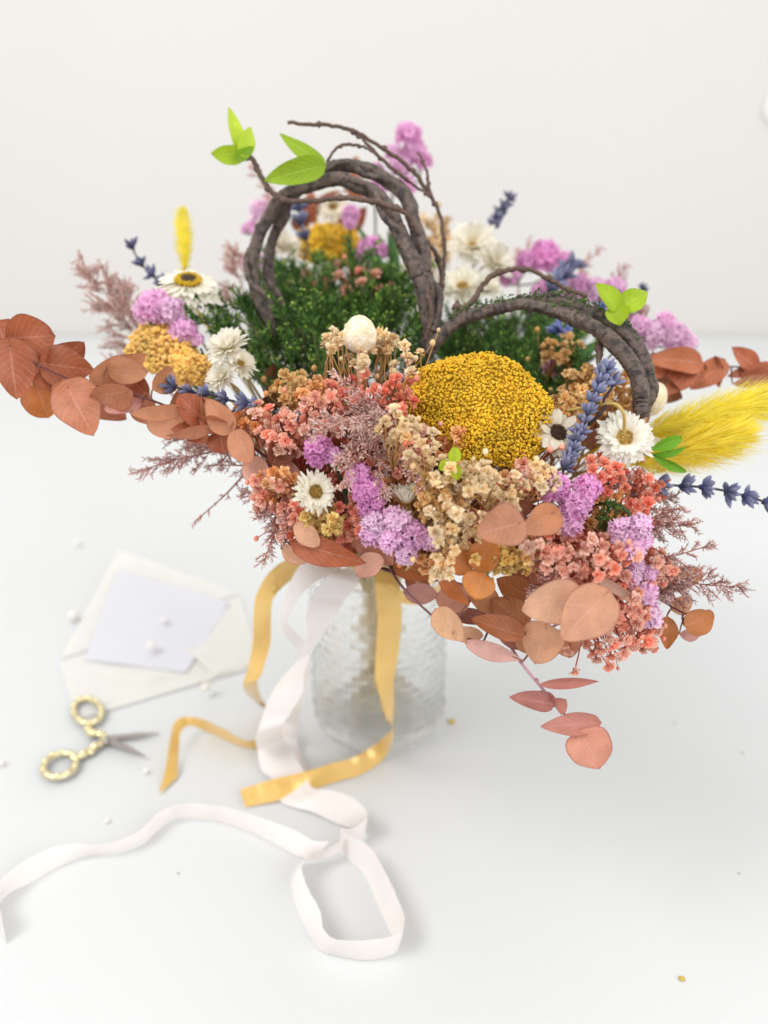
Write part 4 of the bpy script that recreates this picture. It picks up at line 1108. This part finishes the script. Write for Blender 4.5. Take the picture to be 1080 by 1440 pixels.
branch('short eucalyptus branch with orange leaves at the right rim', [(880, 800, .42), (940, 850, .395), (980, 870, .395)], .395, [
    ((938, 866), (938, 913), 28, OR, 'ovate', .2, .1, .385), ((962, 880), (1003, 868), 38, S(190, 120, 60), 'round', .2, .1, .39), ((935, 812), (992, 808), 34, S(178, 112, 60), 'ovate', .4, .1, .40),
    ((955, 892), (990, 888), 20, MA, 'narrow', .4, .1, .395), ((940, 850), (975, 845), 28, TA, 'round', .4, .1, .40), ((985, 880), (1002, 860), 20, S(176, 100, 50), 'round', .5, .1, .395)])
branch('rusty eucalyptus branch behind the arch reaching the right edge', [(880, 540, .50), (930, 530, .475), (1000, 520, .47), (1040, 516, .47), (1110, 530, .47)], .47, [
    ((990, 512), (905, 506), 36, S(180, 104, 66), 'ovate', .4, .1), ((985, 520), (905, 525), 28, S(190, 112, 72), 'ovate', .4, .15), ((975, 515), (938, 556), 42, S(160, 84, 52), 'ovate', .2, .1),
    ((920, 540), (960, 560), 36, DK, 'ovate', .3, .1), ((1020, 505), (970, 548), 36, S(176, 98, 62), 'ovate', .3, .1), ((1006, 500), (1012, 545), 22, S(190, 112, 72), 'narrow', .4, .2),
    ((1068, 518), (1028, 488), 26, S(178, 98, 66), 'narrow', .4, .1), ((1068, 518), (1022, 530), 18, S(160, 88, 60), 'narrow', .4, .1), ((1040, 530), (1100, 512), 24, S(180, 104, 74), 'narrow', .5, .1), ((1030, 540), (1110, 534), 18, S(176, 112, 84), 'narrow', .5, .1), ((910, 500), (950, 545), 44, S(170, 96, 60), 'round', .3, .1, .485)])
branch('orange-brown eucalyptus branch seen through the tall arch', [(470, 420, .60), (470, 340, .62), (480, 280, .625), (500, 230, .625)], .62, [
    ((430, 312), (440, 270), 30, RU, 'ovate', .5, .2), ((444, 300), (478, 268), 26, RU, 'ovate', .6, .2), ((474, 320), (516, 292), 30, RU, 'ovate', .5, .2),
    ((500, 252), (500, 220), 26, CP, 'ovate', .3, .1), ((412, 322), (436, 300), 26, DK, 'ovate', .5, .1), ((484, 258), (520, 280), 20, CP, 'narrow', .3, .1)])
# brown leaves deep inside, glimpsed between the sprays
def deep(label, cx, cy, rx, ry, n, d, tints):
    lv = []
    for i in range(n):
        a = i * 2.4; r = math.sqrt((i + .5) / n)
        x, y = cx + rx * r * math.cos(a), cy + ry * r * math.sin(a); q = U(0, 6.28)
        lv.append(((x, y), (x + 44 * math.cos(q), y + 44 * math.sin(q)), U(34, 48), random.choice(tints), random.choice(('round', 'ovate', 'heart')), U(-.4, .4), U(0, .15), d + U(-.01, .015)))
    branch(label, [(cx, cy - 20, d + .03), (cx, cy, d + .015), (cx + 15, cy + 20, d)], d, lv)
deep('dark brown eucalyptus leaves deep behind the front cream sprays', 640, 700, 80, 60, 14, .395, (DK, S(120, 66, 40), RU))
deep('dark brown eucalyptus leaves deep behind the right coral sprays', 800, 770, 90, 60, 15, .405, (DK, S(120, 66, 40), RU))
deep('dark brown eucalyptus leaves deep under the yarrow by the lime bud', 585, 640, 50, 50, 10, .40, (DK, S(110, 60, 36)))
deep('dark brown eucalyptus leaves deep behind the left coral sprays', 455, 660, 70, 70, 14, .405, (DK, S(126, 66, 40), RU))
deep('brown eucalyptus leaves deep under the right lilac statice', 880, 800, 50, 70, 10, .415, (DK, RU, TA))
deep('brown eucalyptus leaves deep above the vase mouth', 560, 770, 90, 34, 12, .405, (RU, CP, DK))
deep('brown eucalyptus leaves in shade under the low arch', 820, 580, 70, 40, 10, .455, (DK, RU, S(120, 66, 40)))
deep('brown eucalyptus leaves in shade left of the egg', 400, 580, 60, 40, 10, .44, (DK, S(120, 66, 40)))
for b, t, d in (((520, 600), (470, 560), .425), ((600, 620), (560, 560), .43), ((560, 680), (520, 640), .415), ((680, 690), (640, 640), .43), ((760, 700), (720, 650), .43), ((840, 680), (860, 640), .42), ((430, 640), (400, 600), .43), ((600, 540), (560, 500), .45), ((640, 600), (660, 540), .46), ((740, 620), (770, 560), .45), ((900, 680), (930, 660), .43), ((480, 700), (450, 660), .42), ((780, 760), (800, 710), .42), ((860, 790), (880, 740), .42), ((700, 760), (680, 710), .42)):
    sprig(b, t, d, 'dark green needle sprig deep between the front flowers')

# ================================================================= RIBBONS
def Tz(x, y, z=.001): return np.asarray(WZ(x, y, z))
def ribbon(name, label, cat, mat, pairs, base, n=9):
    root = thing(name, label, cat, Vector(base))
    for pr in pairs:
        part('band', ribbon_mesh([(a, b) for a, b in pr], mat, 'band', n), root)
    return root
def y_(x, y, Y): return np.asarray(WY(x, y, Y))
# gold ribbon down the front of the vase, tail on the table
g1 = [[(y_(528, 800, -.05), y_(562, 806, -.045)), (y_(528, 826, -.056), y_(563, 832, -.054)), (y_(531, 868, -.061), y_(565, 872, -.056)), (y_(529, 915, -.064), y_(560, 920, -.058)), (y_(528, 950, -.066), y_(554, 955, -.058)),
       (y_(535, 985, -.07), y_(554, 990, -.058)), (y_(545, 1012, -.068), y_(553, 1012, -.058)), (y_(553, 1024, -.062), Tz(552, 1047, .015)), (Tz(530, 1045, .016), Tz(536, 1071, .002)), (Tz(500, 1064, .013), Tz(506, 1090, .001)),
       (Tz(470, 1073, .016), Tz(478, 1098, .002)), (Tz(430, 1085, .012), Tz(440, 1110, .001)), (Tz(390, 1094, .010), Tz(398, 1124, .002)), (Tz(338, 1110, .006), Tz(345, 1135, .001))]]
ribbon('gold_ribbon', 'gold satin ribbon hanging down the front of the vase', 'ribbon', 'gold', g1, (VX, -.06, 0))
g2 = [[(y_(440, 782, -.03), y_(448, 806, -.02)), (y_(412, 784, -.04), y_(424, 808, -.03)), (y_(384, 800, -.045), y_(402, 822, -.04)), (y_(362, 832, -.045), y_(385, 840, -.05)), (y_(356, 866, -.045), y_(381, 860, -.05)), (y_(356, 900, -.045), y_(380, 905, -.04)),
       (y_(348, 940, -.04), y_(368, 945, -.05)), (y_(342, 966, -.04), y_(362, 962, -.045)), (Tz(356, 984, .016), Tz(372, 990, .012)), (Tz(380, 1000, .014), Tz(392, 1003, .004)), (Tz(401, 1008, .016), Tz(402, 1026, .003)), (Tz(392, 1020, .014), Tz(392, 1040, .001)), (Tz(370, 1036, .012), Tz(372, 1052, .001)), (Tz(344, 1042, .012), Tz(346, 1052, .002)),
       (Tz(318, 1028, .017), Tz(322, 1044, .002)), (Tz(290, 1014, .017), Tz(296, 1032, .002)), (Tz(264, 1008, .018), Tz(268, 1020, .012)), (Tz(247, 1014, .019), Tz(254, 1030, .014)), (Tz(240, 1038, .017), Tz(252, 1050, .008)), (Tz(234, 1076, .009), Tz(250, 1074, .006)), (Tz(224, 1116, .002), Tz(250, 1092, .002))]]
ribbon('gold_ribbon', 'gold satin ribbon falling left of the vase and curling on the table', 'ribbon', 'gold', g2, (-.06, -.05, 0))
g3 = [[(y_(548, 824, -.036), y_(548, 838, -.037)), (y_(566, 830, -.034), y_(566, 848, -.035)), (y_(590, 832, -.028), y_(588, 850, -.029)), (y_(606, 827, -.018), y_(608, 844, -.019)), (y_(624, 818, .002), y_(626, 834, .002))]]
ribbon('gold_ribbon', 'short piece of gold ribbon bound around the vase rim', 'ribbon', 'gold', g3, (.02, -.05, .1))
# white ribbons
w1 = [[(y_(490, 796, -.05), y_(476, 800, -.052)), (y_(505, 816, -.06), y_(462, 808, -.066)), (y_(486, 842, -.066), y_(440, 838, -.072)), (y_(468, 870, -.07), y_(430, 866, -.076)), (y_(452, 895, -.066), y_(430, 896, -.07)), (y_(438, 918, -.062), y_(420, 926, -.056)), (y_(428, 945, -.066), y_(398, 952, -.05)),
       (y_(426, 972, -.068), y_(380, 978, -.05)), (y_(408, 1004, -.062), y_(370, 1006, -.052)), (y_(396, 1022, -.06), y_(360, 1036, -.052)), (Tz(400, 1040, .016), Tz(362, 1052, .012)), (Tz(414, 1062, .012), Tz(368, 1082, .006)), (Tz(428, 1086, .008), Tz(384, 1098, .003)), (Tz(440, 1108, .008), Tz(396, 1128, .002)),
       (Tz(470, 1112, .020), Tz(440, 1142, .004)), (Tz(502, 1126, .022), Tz(480, 1160, .004)), (Tz(517, 1146, .020), Tz(512, 1168, .003)), (Tz(500, 1164, .018), Tz(502, 1188, .002)), (Tz(478, 1166, .018), Tz(480, 1192, .001)), (Tz(488, 1172, .019), Tz(486, 1204, .001)),
       (Tz(520, 1192, .019), Tz(514, 1232, .001)), (Tz(545, 1232, .019), Tz(534, 1276, .001)), (Tz(564, 1276, .019), Tz(550, 1310, .001)), (Tz(568, 1296, .019), Tz(560, 1330, .001)), (Tz(556, 1314, .019), Tz(548, 1344, .001)), (Tz(520, 1322, .019), Tz(514, 1350, .001)), (Tz(478, 1322, .019), Tz(474, 1344, .001)),
       (Tz(456, 1310, .019), Tz(448, 1334, .001)), (Tz(448, 1278, .018), Tz(430, 1304, .001)), (Tz(432, 1248, .018), Tz(416, 1274, .001)), (Tz(424, 1220, .018), Tz(410, 1240, .001)), (Tz(440, 1204, .016), Tz(424, 1214, .002)), (Tz(474, 1186, .016), Tz(462, 1206, .004)), (Tz(484, 1172, .021), Tz(488, 1194, .004)), ]]
w1b = [[(Tz(462, 1184, .014), Tz(446, 1208, .001)), (Tz(440, 1182, .012), Tz(424, 1206, .001)), (Tz(410, 1166, .013), Tz(392, 1190, .001)), (Tz(370, 1152, .015), Tz(356, 1172, .001)), (Tz(320, 1136, .016), Tz(308, 1156, .001)), (Tz(278, 1130, .017), Tz(270, 1152, .001)), (Tz(250, 1132, .016), Tz(246, 1152, .001)), (Tz(222, 1144, .014), Tz(222, 1166, .001)),
        (Tz(196, 1168, .014), Tz(200, 1186, .001)), (Tz(160, 1184, .013), Tz(164, 1200, .001)), (Tz(128, 1188, .013), Tz(120, 1204, .001)), (Tz(92, 1188, .014), Tz(76, 1222, .001)), (Tz(50, 1202, .015), Tz(44, 1240, .001)), (Tz(14, 1226, .016), Tz(10, 1256, .001)), (Tz(-12, 1254, .017), Tz(-4, 1276, .001)), (Tz(-4, 1268, .017), Tz(2, 1300, .001)), (Tz(0, 1286, .017), Tz(8, 1326, .001))]]
ribbon('white_ribbon', 'long white satin ribbon looping over the table below the vase', 'ribbon', 'white', w1 + w1b, (-.03, -.07, 0))
w2 = [[(y_(470, 784, -.03), y_(480, 800, -.03)), (y_(440, 780, -.05), y_(470, 808, -.05)), (y_(418, 800, -.058), y_(444, 818, -.06)), (y_(402, 834, -.06), y_(420, 842, -.064)), (y_(393, 866, -.058), y_(404, 870, -.06)), (y_(396, 888, -.05), y_(408, 882, -.056)), (y_(412, 908, -.045), y_(420, 894, -.05)), (y_(424, 930, -.045), y_(434, 916, -.05)), (y_(414, 962, -.048), y_(432, 960, -.046)), (y_(404, 990, -.046), y_(424, 996, -.044)),
       (Tz(398, 1012, .02), Tz(420, 1020, .014)), (Tz(396, 1040, .014), Tz(418, 1046, .008)), (Tz(402, 1066, .010), Tz(426, 1066, .004)), (Tz(414, 1090, .006), Tz(436, 1082, .002))]]
ribbon('white_ribbon', 'shorter white satin ribbon looping out between the gold ribbons', 'ribbon', 'white', w2, (-.05, -.05, 0))

# ================================================================= ENVELOPE, SCISSORS, PEARLS
vel = M('translucent_vellum', S(244, 244, 240), .6, .25, .02, 60, 0, .1, 300)
card = M('pale_lilac_card', S(226, 227, 235), .6, .1, .015, 50, 0, .08, 300)
def sheet(px, z, name, mat, n=14, wave=.0009, th=.0003):
    """a thin four-cornered paper sheet between pixel corners a b c d lying at height z"""
    a, b, c, d = [Tz(x, y, zz) for (x, y), zz in zip(px, z)]
    u = np.linspace(0, 1, n + 1)[:, None, None]; v = np.linspace(0, 1, n + 1)[None, :, None]
    G = (a * (1 - u) + b * u) * (1 - v) + (d * (1 - u) + c * u) * v
    G[..., 2] += wave * np.sin(3 * u[..., 0] * math.pi + 1) * np.sin(2 * v[..., 0] * math.pi) * .5
    w = n + 1; V = G.reshape(-1, 3)
    f = [(i * w + k, (i + 1) * w + k, (i + 1) * w + k + 1, i * w + k + 1) for i in range(n) for k in range(n)]
    mb = MB(); mb.add(V, f); mb.add(V - np.array([0, 0, th]), [q[::-1] for q in f])
    return mb.mesh(name, mat)
ev = thing('envelope', 'open white vellum envelope lying on the table left of the vase', 'envelope', WZ(220, 900, 0))
part('back_panel', sheet([(84, 930), (338, 836), (366, 930), (108, 1010)], [.0008] * 4, 'back_panel', vel), ev)
part('flap', sheet([(84, 928), (166, 774), (180, 778), (338, 834)], [.0012, .010, .010, .0012], 'flap', vel, wave=.0004), ev)
part('front_panel', sheet([(86, 934), (225, 955), (362, 936), (108, 1012)], [.0016, .0022, .0016, .0014], 'front_panel', vel), ev)
part('side_panel', sheet([(338, 838), (366, 930), (300, 950), (262, 912)], [.0018, .0016, .0026, .003], 'side_panel', vel), ev)
cd = thing('note_card', 'pale lilac card showing inside the open vellum envelope', 'card', WZ(220, 900, .002))
part('card', sheet([(118, 928), (166, 800), (322, 848), (262, 945)], [.0018, .0105, .0030, .0022], 'card', card), cd)

brass = M('gold_metal', S(249, 236, 190), .22, 0, .1, 200, 0, .3, 500, metal=1., spec=.5)
steel = M('steel_blade', S(178, 170, 166), .3, 0, .06, 200, 0, metal=1.)
sc = thing('scissors', 'small ornate gold-handled scissors lying open on the table', 'scissors', WZ(150, 1040, 0))
def ring(cx, cy, rx, ry, rot, n=40):
    return np.array([Tz(cx + rx * math.cos(a) * math.cos(rot) - ry * math.sin(a) * math.sin(rot), cy + rx * math.cos(a) * math.sin(rot) + ry * math.sin(a) * math.cos(rot), .0045) for a in np.linspace(0, 2 * math.pi, n)])
for (cx, cy, rx, ry, rot), path in (((123, 1000, 20, 17, .3), [(124, 1020), (128, 1030), (140, 1032), (150, 1041)]), ((84, 1076, 24, 16, -.35), [(104, 1068), (118, 1060), (130, 1052), (150, 1041)])):
    mb = MB(); rg = ring(cx, cy, rx, ry, rot); tube(mb, rg, .0023, 8)
    for k in range(0, 40, 4): blob(mb, rg[k] + np.array([0, 0, .0008]), .0026, (1, 1, 1, 1), ICO2, .1)
    cv = spline([Tz(x, y, .0045) for x, y in path], 8); tube(mb, cv, (.002, .0028, .002), 8, (1, 1, 1, 1), .15)
    for k in range(3, len(cv) - 2, 5): blob(mb, cv[k] + rng.normal(0, .0012, 3), .0030, (1, 1, 1, 1), ICO2, .12)
    h = part('handle', mb.mesh('handle', brass), sc)
for tip, z in (((224, 1032), .0030), ((204, 1064), .0052)):
    A, B = Tz(146, 1040, z), Tz(*tip, z); dr = (B - A) / np.linalg.norm(B - A); sd = np.cross(dr, (0, 0, 1)) * .0028
    mb = MB(); L = np.linalg.norm(B - A)
    v = [A - sd, A + sd, A + dr * L * .6 + sd * .6, B, A + dr * L * .6 - sd * .9]
    v = np.array(v); mb.add(np.concatenate([v, v + np.array([0, 0, .0012])]), [(4, 3, 2, 1, 0), (5, 6, 7, 8, 9)] + [(i, (i + 1) % 5, (i + 1) % 5 + 5, i + 5) for i in range(5)])
    part('blade', mb.mesh('blade', steel, False), sc)
mb = MB(); v = ICO2[0].copy(); v[:, 2] *= .5; mb.add(v * .003 + Tz(150, 1041, .0066), ICO2[1]); part('pivot_screw', mb.mesh('pivot_screw', steel), sc)

prl = M('white_pearl', S(252, 250, 247), .35, .3, .02, 80, 0, spec=.6, coat=.5)
prlm = None
def pearl_mesh():
    mb = MB(); mb.add(ICO3[0], ICO3[1]); return mb.mesh('pearl', prl)
PM = pearl_mesh()
for x, y, r, lab, cat in ((103, 866, 8, 'white pearl beside the left edge of the envelope', 'pearl'), (213, 908, 7, 'white pearl lying on the lilac card', 'pearl'), (231, 872, 5, 'fainter pearl higher up on the lilac card', 'pearl'),
                     (290, 966, 7, 'pinkish white pearl on the envelope\'s lower right part', 'pearl'), (205, 1084, 4.5, 'tiny pearl just below the scissor blades', 'pearl'), (2, 1073, 5, 'tiny pearl at the left edge of the table', 'pearl'), (150, 1154, 4, 'tiny pearl above the white ribbon\'s left tail', 'pearl'), (109, 764, 5, 'faint cream pearl above the envelope flap', 'pearl')):
    z = .0 if not (150 < x < 320 and y < 980) else .006
    dd = (WZ(x, y, 0) - CAM).dot(FW); R = r / F * dd
    o = bpy.data.objects.new('pearl', PM); COL.objects.link(o)
    o.location = WZ(x, y, R + z); o.scale = (R, R, R); o['label'] = lab; o['category'] = cat; o['group'] = 'loose pearls on the table'
crm = M('yellow_crumb', S(206, 180, 90), .8, 0, .2, 300)
spk = M('grey_speck', S(150, 146, 140), .8, 0, .2, 300)
for x, y, r, m, lab in ((959, 1376, 4.5, crm, 'yellow petal crumb at the lower right of the table'), (635, 1014, 5, crm, 'yellow petal crumb behind the vase\'s right foot'), (949, 1017, 1.4, spk, 'tiny grey speck on the table right of the drooping leaves'), (1044, 1059, 1.6, spk, 'tiny grey speck near the right edge of the table'), (1039, 1228, 1.5, spk, 'tiny grey speck at the right edge above the yellow crumb'), (251, 1228, 1.6, spk, 'tiny grey speck inside the ribbon\'s long curve')):  # the entry by the vase's foot is just a small yellow lump
    dd = (WZ(x, y, 0) - CAM).dot(FW); R = r / F * dd
    mb = MB(); blob(mb, (0, 0, 0), 1, (1, 1, 1, 1), ICO2, .3, (1, .8, .6))
    o = bpy.data.objects.new('crumb', mb.mesh('crumb', m)); COL.objects.link(o)
    o.location = WZ(x, y, R * .5); o.scale = (R, R, R); o['label'] = lab; o['category'] = 'crumb'; o['group'] = 'crumbs on the table'
# small white lump on the wall at the right edge
kd = WY(1092, 150, 1.55)
mb = MB(); v = ICO3[0].copy(); v[:, 1] *= .6; mb.add(v * np.array([.026, .02, .034]), ICO3[1])
o = bpy.data.objects.new('wall_hook', mb.mesh('wall_hook', M('white_enamel', S(250, 250, 248), .3, 0, .01, 20))); COL.objects.link(o); o.location = kd; o['label'] = 'small blurred white lump on the wall at the right edge'; o['category'] = 'wall hook'

# ================================================================= LIGHT AND CAMERA
w = bpy.data.worlds.new('World'); scene.world = w; w.use_nodes = True
bg = w.node_tree.nodes['Background']; bg.inputs[0].default_value = (1, .995, .985, 1); bg.inputs[1].default_value = .84
def area(name, loc, tgt, sx, sy, power, col):
    l = bpy.data.lights.new(name, 'AREA'); l.shape = 'RECTANGLE'; l.size = sx; l.size_y = sy; l.energy = power; l.color = col
    o = bpy.data.objects.new(name, l); COL.objects.link(o); o.location = loc
    o.rotation_euler = (Vector(tgt) - Vector(loc)).to_track_quat('-Z', 'Y').to_euler(); return o
area('window_light', (-1.7, -.7, 2.5), (0, 0, .15), 1.2, 1.2, 39, (1, .975, .94))
area('right_fill_light', (1.9, -1.7, 1.7), (.1, 0, .1), 2.2, 1.8, 34, (1, .99, .98))  # added fill lamp, no window here: lifts the right side and flower fronts
area('overhead_fill_light', (.3, .3, 2.5), (.2, .6, 0), 3.2, 3.0, 12, (1, .99, .985))  # soft overhead fill added for even brightness, not a known ceiling lamp
cam = bpy.data.cameras.new('Camera'); co = bpy.data.objects.new('Camera', cam); COL.objects.link(co); scene.camera = co
co.location = CAM; co.rotation_euler = (math.pi / 2 - PITCH, 0, 0)
cam.sensor_fit = 'VERTICAL'; cam.sensor_height = 24; cam.lens = F / 1440 * 24
cam.clip_start = .01; cam.clip_end = 50
cam.dof.use_dof = True; cam.dof.focus_distance = .370; cam.dof.aperture_fstop = 2.7
scene.render.engine = 'CYCLES'
cy = scene.cycles
cy.max_bounces = 10; cy.transmission_bounces = 8; cy.transparent_max_bounces = 8; cy.diffuse_bounces = 4; cy.glossy_bounces = 4
cy.caustics_refractive = True; cy.caustics_reflective = False; cy.sample_clamp_indirect = 10
cy.use_denoising = True; cy.denoiser = 'OPENIMAGEDENOISE'
vs = scene.view_settings
vs.view_transform = 'Standard'; vs.look = 'None'; vs.exposure = 0; vs.gamma = 1; vs.use_curve_mapping = False
